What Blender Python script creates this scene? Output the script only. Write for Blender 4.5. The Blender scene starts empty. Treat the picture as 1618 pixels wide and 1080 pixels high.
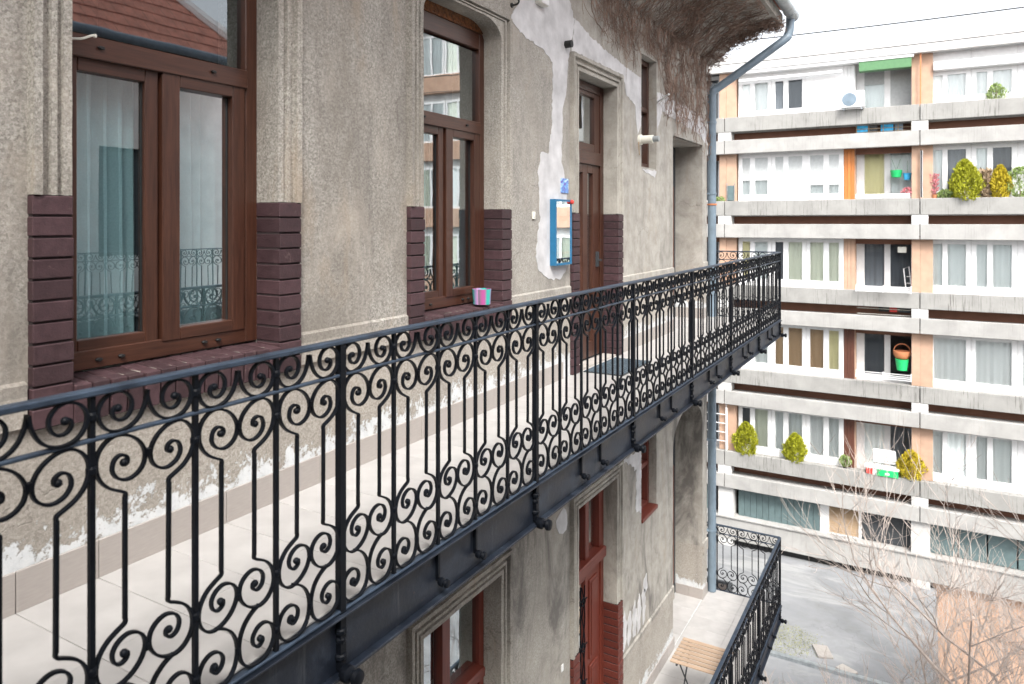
import bpy, bmesh, math, random
from math import sin, cos, pi, radians
from mathutils import Vector, Matrix
random.seed(7)
S = bpy.context.scene
C = S.collection

# ---------------------------------------------------------------- camera, sky, sun, exposure
cd = bpy.data.cameras.new('camera'); cam = bpy.data.objects.new('camera', cd); C.objects.link(cam)
cam.location = (0, -2.945, 1.455)
cam.rotation_euler = (radians(90), 0, radians(29.96 - 0) - radians(0) + radians(-90) + radians(0))
# heading: 29.96 deg from +x towards +y is turned AWAY: forward = (cos, sin)
cam.rotation_euler = (radians(90), 0, radians(29.96 - 90))
cd.sensor_width = 36; cd.lens = 36 * 1138 / 1618.0
cd.shift_y = -189 / 1618.0
cd.clip_start = .05; cd.clip_end = 400
cd.dof.use_dof = True; cd.dof.focus_distance = 5.2; cd.dof.aperture_fstop = 3.6
S.camera = cam

world = bpy.data.worlds.new('World'); S.world = world; world.use_nodes = True
nt = world.node_tree; nt.nodes.clear()
SUN_EL, SUN_AZ = 50, 216       # azimuth measured from +x, counter-clockwise
sky = nt.nodes.new('ShaderNodeTexSky'); sky.sky_type = 'NISHITA'; sky.sun_disc = False
sky.sun_elevation = radians(SUN_EL); sky.sun_rotation = radians(90 - SUN_AZ)
sky.air_density = 1.0; sky.dust_density = 4.0; sky.ozone_density = 1.0
hs = nt.nodes.new('ShaderNodeHueSaturation'); hs.inputs['Saturation'].default_value = .22; hs.inputs['Value'].default_value = 1.45
bg = nt.nodes.new('ShaderNodeBackground'); bg.inputs['Strength'].default_value = .15
wo = nt.nodes.new('ShaderNodeOutputWorld')
nt.links.new(sky.outputs[0], hs.inputs['Color']); nt.links.new(hs.outputs[0], bg.inputs[0]); nt.links.new(bg.outputs[0], wo.inputs[0])

sd = bpy.data.lights.new('sun', 'SUN'); sd.energy = 1.5; sd.angle = radians(14); sd.color = (1, .96, .90)
sun = bpy.data.objects.new('sun', sd); C.objects.link(sun)
sv = Vector((cos(radians(SUN_EL)) * cos(radians(SUN_AZ)), cos(radians(SUN_EL)) * sin(radians(SUN_AZ)), sin(radians(SUN_EL))))
sun.rotation_euler = sv.to_track_quat('Z', 'Y').to_euler()
S.view_settings.view_transform = 'Standard'; S.view_settings.look = 'None'
S.view_settings.exposure = 1.1; S.view_settings.gamma = 1; S.view_settings.use_curve_mapping = False
S.render.engine = 'CYCLES'
S.cycles.max_bounces = 8; S.cycles.transparent_max_bounces = 16; S.cycles.glossy_bounces = 4

# ---------------------------------------------------------------- materials
class NT:
    def __init__(s, name):
        s.m = bpy.data.materials.new(name); s.m.use_nodes = True; s.t = s.m.node_tree; s.t.nodes.clear()
        s.out = s.n('ShaderNodeOutputMaterial')
    def n(s, kind, **kw):
        x = s.t.nodes.new(kind)
        for k, v in kw.items(): setattr(x, k, v)
        return x
    def l(s, a, b): s.t.links.new(a, b)
    def coord(s, which='Object'):
        if not hasattr(s, 'tc'): s.tc = s.n('ShaderNodeTexCoord')
        return s.tc.outputs[which]
    def mapping(s, vec, scale=(1, 1, 1)):
        m = s.n('ShaderNodeMapping'); s.l(vec, m.inputs[0]); m.inputs['Scale'].default_value = scale; return m.outputs[0]
    def noise(s, vec, scale, detail=4, rough=.55, dist=0):
        x = s.n('ShaderNodeTexNoise'); s.l(vec, x.inputs['Vector']); x.inputs['Scale'].default_value = scale
        x.inputs['Detail'].default_value = detail; x.inputs['Roughness'].default_value = rough; x.inputs['Distortion'].default_value = dist
        return x.outputs['Fac']
    def ramp(s, fac, stops):
        r = s.n('ShaderNodeValToRGB'); s.l(fac, r.inputs[0]); e = r.color_ramp.elements
        while len(e) < len(stops): e.new(.5)
        for i, (p, c) in enumerate(stops):
            e[i].position = p; e[i].color = (c, c, c, 1) if isinstance(c, (int, float)) else (*c, 1)
        return r.outputs[0]
    def mix(s, fac, a, b, mode='MIX'):
        x = s.n('ShaderNodeMix', data_type='RGBA', blend_type=mode)
        for v, i in ((fac, 0), (a, 6), (b, 7)):
            if isinstance(v, (int, float)): x.inputs[i].default_value = v if i == 0 else (v, v, v, 1)
            elif isinstance(v, tuple): x.inputs[i].default_value = (*v, 1)
            else: s.l(v, x.inputs[i])
        return x.outputs[2]
    def math(s, op, a, b=0, c=0):
        x = s.n('ShaderNodeMath', operation=op)
        for i, v in enumerate((a, b, c)):
            if isinstance(v, (int, float)): x.inputs[i].default_value = v
            else: s.l(v, x.inputs[i])
        return x.outputs[0]
    def bump(s, h, strength=.5, dist=.01, normal=None):
        b = s.n('ShaderNodeBump'); s.l(h, b.inputs['Height']); b.inputs['Strength'].default_value = strength; b.inputs['Distance'].default_value = dist
        if normal: s.l(normal, b.inputs['Normal'])
        return b.outputs[0]
    def bsdf(s, col, rough=.8, metal=0, normal=None, spec=.5, sheen=0):
        b = s.n('ShaderNodeBsdfPrincipled')
        for v, k in ((col, 'Base Color'), (rough, 'Roughness'), (metal, 'Metallic')):
            if isinstance(v, (int, float)): b.inputs[k].default_value = v
            elif isinstance(v, tuple): b.inputs[k].default_value = (*v, 1)
            else: s.l(v, b.inputs[k])
        b.inputs['Specular IOR Level'].default_value = spec
        if normal: s.l(normal, b.inputs['Normal'])
        return b
    def done(s, sh): s.l(sh.outputs[0], s.out.inputs[0]); return s.m

def m_plain(name, col, rough=.6, var=.25, scale=14, bump=.15, metal=0, spec=.5, streak=False, rnd=.12, bd=.003):
    k = NT(name); v = k.coord('Object')
    if streak: v = k.mapping(v, streak)
    n = k.noise(v, scale, 5)
    lo = tuple(c * (1 - var) for c in col); hi = tuple(min(1, c * (1 + var)) for c in col)
    c = k.ramp(n, [(.3, lo), (.7, hi)])
    oi = k.n('ShaderNodeObjectInfo')
    g = k.math('MULTIPLY_ADD', oi.outputs['Random'], 2 * rnd, 1 - rnd)
    c = k.mix(1, c, g, 'MULTIPLY')
    nn = k.bump(n, bump, bd)
    return k.done(k.bsdf(c, rough, metal, nn, spec))

def m_stucco(name, lower_z=True, tint=(1.02, 1.0, .98), coarse=1.0):
    k = NT(name); v = k.coord('Object')
    g1 = k.noise(v, 170 * coarse, 3, .7); g2 = k.noise(v, 60 * coarse, 4, .65)
    big = k.noise(k.mapping(v, (1, 1, .6)), 1.1, 7, .66, .5)
    blot = k.noise(k.mapping(v, (1, 1, .5)), 2.6, 6, .66, .7)
    streak = k.noise(k.mapping(v, (6, 6, .35)), 1.6, 6, .7)
    vo = k.n('ShaderNodeTexVoronoi'); vo.inputs['Scale'].default_value = 95 * coarse; k.l(v, vo.inputs['Vector'])
    vs = k.n('ShaderNodeSeparateXYZ'); k.l(vo.outputs['Color'], vs.inputs[0])
    peb = k.math('MULTIPLY_ADD', vs.outputs[0], .22, .39)
    grain = k.math('ADD', k.math('ADD', k.math('MULTIPLY', g1, .30), k.math('MULTIPLY', g2, .22)), k.math('MULTIPLY', peb, .48))
    soot = k.noise(k.mapping(v, (1.5, 1.5, .5)), 1.35, 7, .7, .9)
    # (soot patches are dirt with a shape of its own)
    c = k.ramp(grain, [(.37, (.125, .118, .106)), (.49, (.308, .296, .272)), (.62, (.54, .522, .485))])
    c = k.mix(k.ramp(big, [(.43, .0), (.66, .72)]), c, (.20, .182, .158))
    c = k.mix(k.ramp(blot, [(.52, .0), (.70, .45)]), c, (.50, .455, .40))
    c = k.mix(k.ramp(streak, [(.53, .0), (.72, .5)]), c, (.17, .155, .14))
    sep = k.n('ShaderNodeSeparateXYZ'); k.l(v, sep.inputs[0])
    # smoother render towards the far corner; its extra paleness is partly painted light
    sm = k.noise(v, 5, 7, .68, .4); pale = k.ramp(sm, [(.3, (.285, .272, .245)), (.5, (.395, .382, .35)), (.7, (.50, .488, .452))])
    pale = k.mix(k.ramp(streak, [(.52, .0), (.72, .35)]), pale, (.28, .26, .235))
    fx = k.n('ShaderNodeMapRange'); k.l(k.math('ADD', sep.outputs[0], k.math('MULTIPLY', k.math('SUBTRACT', big, .5), 3.0)), fx.inputs[0]); fx.inputs[1].default_value = 3.9; fx.inputs[2].default_value = 7.2
    fx.inputs[4].default_value = .82
    c = k.mix(fx.outputs[0], c, pale)
    zl = k.n('ShaderNodeMapRange'); k.l(sep.outputs[2], zl.inputs[0]); zl.inputs[1].default_value = .4; zl.inputs[2].default_value = -.6; zl.inputs[3].default_value = .45; zl.inputs[4].default_value = 1.0
    c = k.mix(k.math('MULTIPLY', k.ramp(soot, [(.50, 0.), (.64, .72)]), zl.outputs[0]), c, (.105, .10, .098))
    c = k.mix(k.ramp(soot, [(.30, .45), (.42, 0.)]), c, (.33, .26, .19))
    # hairline cracks
    wv = k.n('ShaderNodeTexVoronoi', feature='DISTANCE_TO_EDGE'); wv.inputs['Scale'].default_value = .9
    dn = k.n('ShaderNodeTexNoise'); k.l(v, dn.inputs['Vector']); dn.inputs['Scale'].default_value = 2.5; dn.inputs['Detail'].default_value = 8
    vm = k.n('ShaderNodeVectorMath', operation='MULTIPLY_ADD'); k.l(dn.outputs['Color'], vm.inputs[0]); vm.inputs[1].default_value = (.9, .9, .9); k.l(v, vm.inputs[2]); k.l(vm.outputs[0], wv.inputs['Vector'])
    crack = k.math('MULTIPLY', k.ramp(wv.outputs['Distance'], [(.0, 1.), (.006, 0.)]), k.ramp(k.noise(v, .8, 2), [(.5, 0.), (.6, .55)]))
    c = k.mix(crack, c, (.12, .105, .095))
    if lower_z:
        zz = k.math('MODULO', k.math('ADD', sep.outputs[2], 12.75), 4.25)
        low = k.math('LESS_THAN', zz, .80)
        dash = k.ramp(grain, [(.34, (.19, .172, .148)), (.5, (.385, .358, .32)), (.64, (.56, .53, .485))])
        c = k.mix(k.math('MULTIPLY', low, .62), c, dash)
        e = k.noise(k.mapping(v, (1, 1, .8)), 7, 9, .74, .3); e2 = k.noise(v, 34, 5, .75)
        th = k.math('ADD', k.math('MULTIPLY', k.math('SUBTRACT', e, .5), .72), k.math('MULTIPLY', k.math('SUBTRACT', e2, .5), .38))
        pk = k.ramp(k.math('ADD', k.math('SUBTRACT', zz, .205), th), [(.0, 1.), (.03, 0.)])
        lime = k.ramp(k.noise(v, 12, 8, .75), [(.3, (.48, .51, .53)), (.5, (.62, .65, .67)), (.7, (.70, .72, .73))])
        lime = k.mix(k.ramp(e2, [(.6, 0.), (.68, .6)]), lime, (.40, .36, .32))
        c = k.mix(pk, c, lime)
        hgt = k.math('ADD', grain, k.math('MULTIPLY', pk, .6))
        rk = k.ramp(zz, [(0, 1)])
    else: hgt = grain
    c = k.mix(1, c, tint, 'MULTIPLY')
    nn = k.bump(k.math('SUBTRACT', hgt, crack), .7, .005)
    return k.done(k.bsdf(c, .93, 0, nn, .2))

def m_concrete(name, base=(.33, .325, .31), streaks=.85):
    k = NT(name); v = k.coord('Object')
    n = k.noise(v, 1.6, 6, .62, .3); f = k.noise(v, 24, 4, .6)
    c = k.ramp(n, [(.3, tuple(x * .80 for x in base)), (.7, tuple(x * 1.12 for x in base))])
    c = k.mix(k.math('MULTIPLY', f, .18), c, (.25, .24, .22))
    st = k.noise(k.mapping(v, (1, 9, .35)), 3.2, 4, .7)
    gate = k.noise(k.mapping(v, (1, 1, .3)), .9, 3)
    m = k.math('MULTIPLY', k.ramp(st, [(.55, 0.), (.62, 1.)]), k.ramp(gate, [(.40, .0), (.56, streaks)]))
    c = k.mix(m, c, (.13, .125, .115))
    return k.done(k.bsdf(c, .9, 0, k.bump(f, .3, .004), .25))

def m_glass(name, tint=(.82, .93, .93), refl=1.9):
    k = NT(name)
    tr = k.n('ShaderNodeBsdfTransparent'); tr.inputs[0].default_value = (*tint, 1)
    gl = k.n('ShaderNodeBsdfGlossy'); gl.inputs['Roughness'].default_value = .004; gl.inputs[0].default_value = (.93, .98, 1, 1)
    w = k.noise(k.coord('Object'), 2.2, 2, .5); k.l(k.bump(w, .05, .01), gl.inputs['Normal'])
    fr = k.n('ShaderNodeFresnel'); fr.inputs[0].default_value = 1.5
    f = k.math('MINIMUM', k.math('MULTIPLY', fr.outputs[0], refl), .9)
    mx = k.n('ShaderNodeMixShader'); k.l(f, mx.inputs[0]); k.l(tr.outputs[0], mx.inputs[1]); k.l(gl.outputs[0], mx.inputs[2])
    return k.done(mx)

def m_cloth(name, col, trans=.45, see=0):
    k = NT(name); v = k.coord('Object'); n = k.noise(v, 120, 2)
    c = k.ramp(n, [(.3, tuple(x * .88 for x in col)), (.7, col)])
    d = k.n('ShaderNodeBsdfDiffuse'); t = k.n('ShaderNodeBsdfTranslucent'); k.l(c, d.inputs[0]); k.l(c, t.inputs[0])
    mx = k.n('ShaderNodeMixShader'); mx.inputs[0].default_value = trans; k.l(d.outputs[0], mx.inputs[1]); k.l(t.outputs[0], mx.inputs[2])
    if see:
        tp = k.n('ShaderNodeBsdfTransparent'); m2 = k.n('ShaderNodeMixShader'); m2.inputs[0].default_value = see; k.l(mx.outputs[0], m2.inputs[1]); k.l(tp.outputs[0], m2.inputs[2]); mx = m2
    return k.done(mx)

def m_wood(name, dark, light, rough=.35, axis=2):
    k = NT(name); v = k.coord('Object')
    sc = [30, 30, 30]; sc[axis] = 1.6
    n = k.noise(k.mapping(v, tuple(sc)), 2.2, 5, .6, .6); f = k.noise(k.mapping(v, tuple(x * 4 for x in sc)), 2, 3)
    c = k.ramp(k.math('ADD', k.math('MULTIPLY', n, .7), k.math('MULTIPLY', f, .3)), [(.33, dark), (.66, light)])
    oi = k.n('ShaderNodeObjectInfo'); c = k.mix(1, c, k.math('MULTIPLY_ADD', oi.outputs['Random'], .2, .9), 'MULTIPLY')
    return k.done(k.bsdf(c, rough, 0, k.bump(f, .1, .001), .5))

def m_iron(name, col=(.0025, .003, .0045), edge=(.006, .008, .012), spec=.14):
    k = NT(name); v = k.coord('Object')
    n = k.noise(v, 9, 6, .65); f = k.noise(v, 160, 3)
    c = k.ramp(n, [(.35, col), (.68, edge)])
    r = k.noise(v, 5, 6, .7); c = k.mix(k.ramp(r, [(.66, 0.), (.73, .55)]), c, (.09, .055, .035))
    return k.done(k.bsdf(c, k.ramp(n, [(.3, .38), (.7, .55)]), 0, k.bump(k.math('ADD', f, n), .25, .0015), spec))

M = {}
M['stucco'] = m_stucco('stucco')
M['stucco_plain'] = m_stucco('stucco_plain', False)
M['trim'] = m_stucco('stucco_trim', False, (1.08, 1.06, 1.03), 1.1)
M['patch'] = m_plain('repair_plaster', (.57, .565, .57), .88, .20, 5, .8, spec=.2, bd=.012, rnd=.0)
def m_brick(name, col, wear):
    k = NT(name); v = k.coord('Object'); oi = k.n('ShaderNodeObjectInfo')
    off = k.n('ShaderNodeVectorMath', operation='MULTIPLY_ADD'); k.l(oi.outputs['Location'], off.inputs[0]); off.inputs[1].default_value = (3.1, 1.7, 5.3); k.l(v, off.inputs[2])
    p = off.outputs[0]; n = k.noise(p, 22, 6, .7); w = k.noise(p, 9, 8, .78, .4); f = k.noise(p, 120, 3)
    c = k.ramp(n, [(.3, tuple(x * .7 for x in col)), (.7, tuple(x * 1.3 for x in col))])
    c = k.mix(1, c, k.math('MULTIPLY_ADD', oi.outputs['Random'], .5, .75), 'MULTIPLY')
    c = k.mix(k.ramp(w, [(.60, 0.), (.66, .75)]), c, wear); c = k.mix(k.ramp(w, [(.30, .5), (.38, 0.)]), c, (.02, .015, .014))
    return k.done(k.bsdf(c, k.ramp(n, [(.3, .45), (.7, .75)]), 0, k.bump(k.math('ADD', k.math('MULTIPLY', w, 2), f), .5, .003), .35))
M['brick'] = m_brick('purple_brick', (.058, .031, .035), (.13, .085, .082))
M['red_brick'] = m_brick('painted_red_brick', (.125, .030, .021), (.26, .12, .09))
M['unused_brick'] = m_plain('purple_brick', (.072, .040, .044), .55, .22, 26, .35, rnd=.16, spec=.4)
M['red_brick'] = m_plain('painted_red_brick', (.115, .028, .020), .5, .2, 26, .35, rnd=.14, spec=.4)
M['mortar'] = m_plain('dark_mortar', (.028, .018, .019), .9, .2, 60, .3)
M['brown'] = m_wood('brown_wood', (.034, .0125, .0075), (.080, .031, .018), .38)
M['brown_x'] = m_wood('brown_wood_across', (.034, .0125, .0075), (.080, .031, .018), .38, 0)
M['redwood'] = m_wood('oxblood_wood', (.105, .020, .012), (.17, .036, .022), .45)
M['redwood_x'] = m_wood('oxblood_wood_across', (.105, .020, .012), (.17, .036, .022), .45, 0)
M['seal'] = m_plain('black_rubber', (.012, .012, .012), .6)
M['glass'] = m_glass('window_glass', (.78, .95, .975), 5.0)
M['far_glass'] = m_glass('far_window_glass', (.93, .96, .96), 1.1)
M['curtain'] = m_cloth('sheer_curtain', (.84, .96, .97), .25, .25)
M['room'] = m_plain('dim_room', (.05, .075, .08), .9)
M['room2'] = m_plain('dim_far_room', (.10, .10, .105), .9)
M['foam'] = m_plain('brown_orange_foam', (.15, .055, .015), .8, .7, 45, 1., bd=.02)
M['iron'] = m_iron('black_ironwork')
M['rail_top'] = m_iron('blue_sheen_rail', (.012, .020, .034), (.040, .062, .095), .5)  # the sky's blue sheen on the rails is painted into this colour
M['beam'] = m_iron('blue_black_beam', (.004, .007, .014), (.022, .031, .048), .4)
k = NT('blotchy_beam_paint'); v = k.coord('Object')
n = k.noise(k.mapping(v, (1, 1, 1.6)), 2.6, 8, .7, .6); f = k.noise(v, 40, 5, .7); d = k.noise(k.mapping(v, (9, 9, .8)), 2.2, 5, .7)
c = k.ramp(n, [(.35, (.003, .0045, .008)), (.52, (.009, .013, .022)), (.68, (.028, .037, .052))])
c = k.mix(k.ramp(d, [(.58, 0.), (.70, .5)]), c, (.07, .075, .08)); c = k.mix(k.ramp(f, [(.66, 0.), (.72, .7)]), c, (.08, .045, .025))
M['beam'] = k.done(k.bsdf(c, k.ramp(n, [(.3, .35), (.7, .6)]), 0, k.bump(k.math('ADD', f, n), .4, .004), .45))
M['tile'] = m_plain('pale_floor_tile', (.45, .437, .425), .34, .11, 5, .05, rnd=.05)
M['grout'] = m_plain('grey_grout', (.17, .16, .15), .9)
M['skirt'] = m_plain('beige_skirting_tile', (.38, .345, .32), .4, .06, 18, .06, streak=(1, 1, 8), rnd=.04)
M['zinc'] = m_plain('blue_grey_pipe_paint', (.17, .225, .275), .45, .16, 6, .1, metal=.0)
M['zinc2'] = m_plain('weathered_zinc', (.34, .37, .385), .4, .25, 9, .1, metal=.4)
M['white'] = m_plain('white_paint', (.78, .78, .78), .5, .05, 8, .05, rnd=.02)
M['blind'] = m_plain('grey_white_blind', (.47, .49, .49), .6, .08)
M['offwhite'] = m_plain('off_white_plastic', (.70, .69, .62), .45, .06)
M['concrete'] = m_concrete('weathered_concrete')
M['concrete2'] = m_concrete('cleaner_concrete', (.40, .393, .378), .2)
M['concrete_w'] = m_concrete('white_concrete', (.60, .595, .58), .06)
M['peach'] = m_plain('peach_render', (.48, .315, .225), .85, .10, 4, .2, rnd=.03)
M['terracotta'] = m_plain('terracotta_render', (.17, .080, .052), .9, .12, 4, .2)
M['orange'] = m_wood('orange_boards', (.42, .13, .03), (.62, .23, .06), .5)
M['darkboard'] = m_wood('dark_brown_boards', (.075, .028, .018), (.14, .055, .035), .5)
M['green_sh'] = m_plain('grey_green_shutter', (.115, .165, .17), .5, .12, 6, .1, rnd=.06)
M['green'] = m_plain('green_paint', (.085, .20, .09), .55, .1)
M['bright_green'] = m_plain('bright_green_plastic', (.02, .50, .15), .4, .1)
M['red'] = m_plain('red_plastic', (.60, .05, .04), .45, .1)
M['blue'] = m_plain('blue_plastic', (.015, .15, .30), .4, .12)
M['cyan'] = m_plain('cyan_cloth', (.05, .38, .68), .8, .3, 8)
M['louvre'] = m_plain('tan_louvre', (.40, .28, .17), .6, .1)
M['clay'] = m_plain('terracotta_pot', (.52, .20, .09), .8, .1)
M['asphalt'] = None
M['bark'] = m_plain('pale_bark', (.40, .33, .29), .85, .25, 12, .3)
M['twig'] = m_plain('pinkish_twigs', (.38, .325, .29), .85, .25, 4, .1)
M['vine'] = m_plain('dry_vine_stem', (.27, .19, .15), .9, .45, 3, .2)
M['thuja'] = m_plain('yellow_green_thuja', (.36, .37, .03), .7, .45, 9, .1, spec=.2)
M['thuja2'] = m_plain('golden_thuja', (.50, .40, .035), .7, .45, 9, .1, spec=.2)
M['leaf'] = m_plain('pale_green_leaves', (.25, .33, .12), .7, .4, 9, .1, spec=.2)
M['pinkleaf'] = m_plain('pinkish_flowers', (.55, .20, .22), .8, .4, 9)
M['tan'] = m_plain('dry_reed', (.36, .27, .18), .9, .3, 9)
M['soil'] = m_plain('dark_soil', (.05, .04, .035), .95)
M['slat'] = m_wood('teak_slat', (.30, .21, .145), (.46, .34, .245), .55, 1)
M['rooftile'] = m_plain('red_roof_tile', (.46, .20, .15), .85, .3, 5, .3, rnd=.2)
M['darkgrey'] = m_plain('dark_grey_paint', (.045, .05, .055), .6, .2)
M['mat'] = m_plain('blue_grey_ribbed_mat', (.075, .105, .13), .9, .3, 60, .6, bd=.004)
M['render_pale'] = m_plain('pale_render', (.80, .79, .76), .9, .12, 3, .3)
M['moss'] = m_plain('yellow_moss', (.30, .31, .17), .95, .4, 10, .5)
M['stone'] = m_plain('pale_flagstone', (.40, .37, .34), .85, .1)

k = NT('grey_paving'); v = k.coord('Object')
n1 = k.noise(v, .35, 6, .6, .5); n2 = k.noise(v, 3.0, 6, .65); n3 = k.noise(v, 60, 3)
c = k.ramp(n1, [(.32, (.19, .196, .204)), (.66, (.33, .338, .348))]); c = k.mix(k.ramp(n2, [(.5, 0.), (.7, .35)]), c, (.19, .19, .18))
vo = k.n('ShaderNodeTexVoronoi', feature='DISTANCE_TO_EDGE'); vo.inputs['Scale'].default_value = .45
dn = k.n('ShaderNodeTexNoise'); k.l(v, dn.inputs['Vector']); dn.inputs['Scale'].default_value = 1.2; dn.inputs['Detail'].default_value = 8
vm = k.n('ShaderNodeVectorMath', operation='MULTIPLY_ADD'); k.l(dn.outputs['Color'], vm.inputs[0]); vm.inputs[1].default_value = (1.6, 1.6, 1.6); k.l(v, vm.inputs[2]); k.l(vm.outputs[0], vo.inputs['Vector'])
c = k.mix(k.ramp(vo.outputs['Distance'], [(.0, .35), (.008, 0.)]), c, (.14, .14, .14))
n4 = k.noise(k.mapping(v, (1, .3, 1)), .9, 7, .7, .8); c = k.mix(k.ramp(n4, [(.54, 0.), (.64, .45)]), c, (.42, .42, .41)); c = k.mix(k.ramp(n4, [(.34, .25), (.44, 0.)]), c, (.2, .2, .198))
M['asphalt'] = k.done(k.bsdf(c, .85, 0, k.bump(k.math('ADD', n2, n3), .3, .01), .3))
k = NT('striped_pot'); v = k.coord('Object'); sep = k.n('ShaderNodeSeparateXYZ'); k.l(v, sep.inputs[0])
a = k.math('ARCTAN2', sep.outputs[1], sep.outputs[0]); a = k.math('FRACT', k.math('MULTIPLY_ADD', a, 3.0 / (2 * pi), .42))
cr = k.n('ShaderNodeValToRGB'); k.l(a, cr.inputs[0]); e = cr.color_ramp.elements
cols = [(0, (.10, .16, .17)), (.2, (.42, .08, .26)), (.36, (.38, .09, .27)), (.48, (.03, .42, .34)), (.66, (.06, .43, .38)), (.82, (.36, .30, .55)), (1, (.60, .27, .50))]
while len(e) < len(cols): e.new(.5)
for i, (p, cc) in enumerate(cols): e[i].position = p; e[i].color = (*cc, 1)
M['pot'] = k.done(k.bsdf(cr.outputs[0], .5))
k = NT('seaside_print'); v = k.coord('Object')
n = k.noise(k.mapping(v, (3, 3, 1)), 6, 5, .7, 1.5)
c = k.ramp(n, [(.34, (.03, .07, .12)), (.44, (.06, .25, .40)), (.52, (.34, .42, .46)), (.60, (.42, .36, .30)), (.70, (.50, .55, .58))])
M['print'] = k.done(k.bsdf(c, .4))
k = NT('violet_sticker'); v = k.coord('Object'); n = k.noise(v, 14, 3, .6, 1)
c = k.ramp(n, [(.38, (.14, .07, .42)), (.52, (.12, .36, .72)), (.66, (.55, .72, .85))]); M['sticker'] = k.done(k.bsdf(c, .3))

# ---------------------------------------------------------------- mesh helpers
class MB:
    def __init__(s): s.v = []; s.f = []; s.mi = []; s.cur = 0
    def face(s, *idx): s.f.append(idx); s.mi.append(s.cur)
    def quad(s, a, b, c, d):
        i = len(s.v); s.v += [tuple(a), tuple(b), tuple(c), tuple(d)]; s.face(i, i + 1, i + 2, i + 3)
    def box(s, x0, x1, y0, y1, z0, z1):
        if x0 > x1: x0, x1 = x1, x0
        if y0 > y1: y0, y1 = y1, y0
        if z0 > z1: z0, z1 = z1, z0
        i = len(s.v)
        s.v += [(x, y, z) for z in (z0, z1) for y in (y0, y1) for x in (x0, x1)]
        for q in ((0, 2, 3, 1), (4, 5, 7, 6), (0, 1, 5, 4), (2, 6, 7, 3), (0, 4, 6, 2), (1, 3, 7, 5)): s.face(*[i + k for k in q])
        return s
    def tube(s, pts, r, n=6, cap=True, r2=None, flat=None):
        pts = [Vector(p) for p in pts]; N = len(pts); base = len(s.v); up = None
        for j, p in enumerate(pts):
            t = (pts[min(j + 1, N - 1)] - pts[max(j - 1, 0)])
            t = t.normalized() if t.length > 1e-9 else Vector((0, 0, 1))
            if up is None:
                up = Vector((0, 1, 0)) if abs(t.y) < .9 else Vector((0, 0, 1))
            a = up - t * up.dot(t)
            if a.length < 1e-6: a = Vector((1, 0, 0)) - t * t.x
            a.normalize(); b = t.cross(a); up = a
            rr = r if not callable(r) else r(j / (N - 1))
            if r2 is not None: rr = r + (r2 - r) * j / (N - 1)
            for q in range(n):
                an = 2 * pi * (q + .5) / n
                ca, sa = cos(an), sin(an)
                if flat: ca *= flat[0]; sa *= flat[1]
                s.v.append(tuple(p + (a * ca + b * sa) * rr))
        for j in range(N - 1):
            for q in range(n):
                a0 = base + j * n + q; a1 = base + j * n + (q + 1) % n
                s.face(a0, a1, a1 + n, a0 + n)
        if cap:
            s.face(*[base + q for q in range(n)][::-1]); s.face(*[base + (N - 1) * n + q for q in range(n)])
        return s
    def lathe(s, prof, cx=0, cy=0, n=16, axis='z', o=(0, 0, 0)):
        base = len(s.v); N = len(prof)
        for (r, h) in prof:
            for q in range(n):
                a = 2 * pi * q / n; x, y = r * cos(a), r * sin(a)
                p = {'z': (x, y, h), 'y': (x, h, y), 'x': (h, x, y)}[axis]
                s.v.append((p[0] + cx + o[0], p[1] + cy + o[1], p[2] + o[2]))
        for j in range(N - 1):
            for q in range(n):
                a0 = base + j * n + q; a1 = base + j * n + (q + 1) % n
                s.face(a0, a1, a1 + n, a0 + n)
        s.face(*[base + q for q in range(n)][::-1]); s.face(*[base + (N - 1) * n + q for q in range(n)])
        return s
    def ball(s, c, r, n=8):
        m = n // 2 + 1
        pr = [(max(1e-4, r * sin(pi * j / m)), -r * cos(pi * j / m)) for j in range(m + 1)]
        return s.lathe(pr, o=c, n=n)
    def mesh(s, name, mats, smooth=False):
        me = bpy.data.meshes.new(name); me.from_pydata(s.v, [], s.f)
        for m in (mats if isinstance(mats, (list, tuple)) else [mats]): me.materials.append(m)
        for p, i in zip(me.polygons, s.mi): p.material_index = i
        bm = bmesh.new(); bm.from_mesh(me); bmesh.ops.recalc_face_normals(bm, faces=bm.faces); bm.to_mesh(me); bm.free()
        if smooth:
            for p in me.polygons: p.use_smooth = True
            try: me.set_sharp_from_angle(angle=radians(40))
            except Exception: pass
        return me
    def build(s, name, mats, parent=None, smooth=False, bevel=0):
        o = bpy.data.objects.new(name, s.mesh(name, mats, smooth)); C.objects.link(o)
        if parent: o.parent = parent
        if bevel:
            b = o.modifiers.new('bevel', 'BEVEL'); b.width = bevel; b.segments = 1; b.limit_method = 'ANGLE'
        return o
def inst(me, name, parent=None, loc=(0, 0, 0), rz=0, sc=(1, 1, 1), rot=None):
    o = bpy.data.objects.new(name, me); C.objects.link(o); o.parent = parent; o.location = loc
    o.rotation_euler = rot or (0, 0, rz); o.scale = sc; return o
def tag(o, label=None, cat=None, group=None, kind=None):
    if label: o['label'] = label
    if cat: o['category'] = cat
    if group: o['group'] = group
    if kind: o['kind'] = kind
    return o
def thing(name, label, cat, loc=(0, 0, 0), group=None):
    o = bpy.data.objects.new(name, None); C.objects.link(o); o.location = loc; o.empty_display_size = .2
    return tag(o, label, cat, group)
def bevel_box_mesh(name, sx, sy, sz, mat, b=.004):
    bm = bmesh.new(); bmesh.ops.create_cube(bm, size=1)
    for vv in bm.verts: vv.co = Vector((vv.co.x * sx, vv.co.y * sy, vv.co.z * sz))
    bmesh.ops.bevel(bm, geom=bm.edges[:], offset=b, segments=1, affect='EDGES')
    me = bpy.data.meshes.new(name); bm.to_mesh(me); bm.free(); me.materials.append(mat); return me
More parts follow.
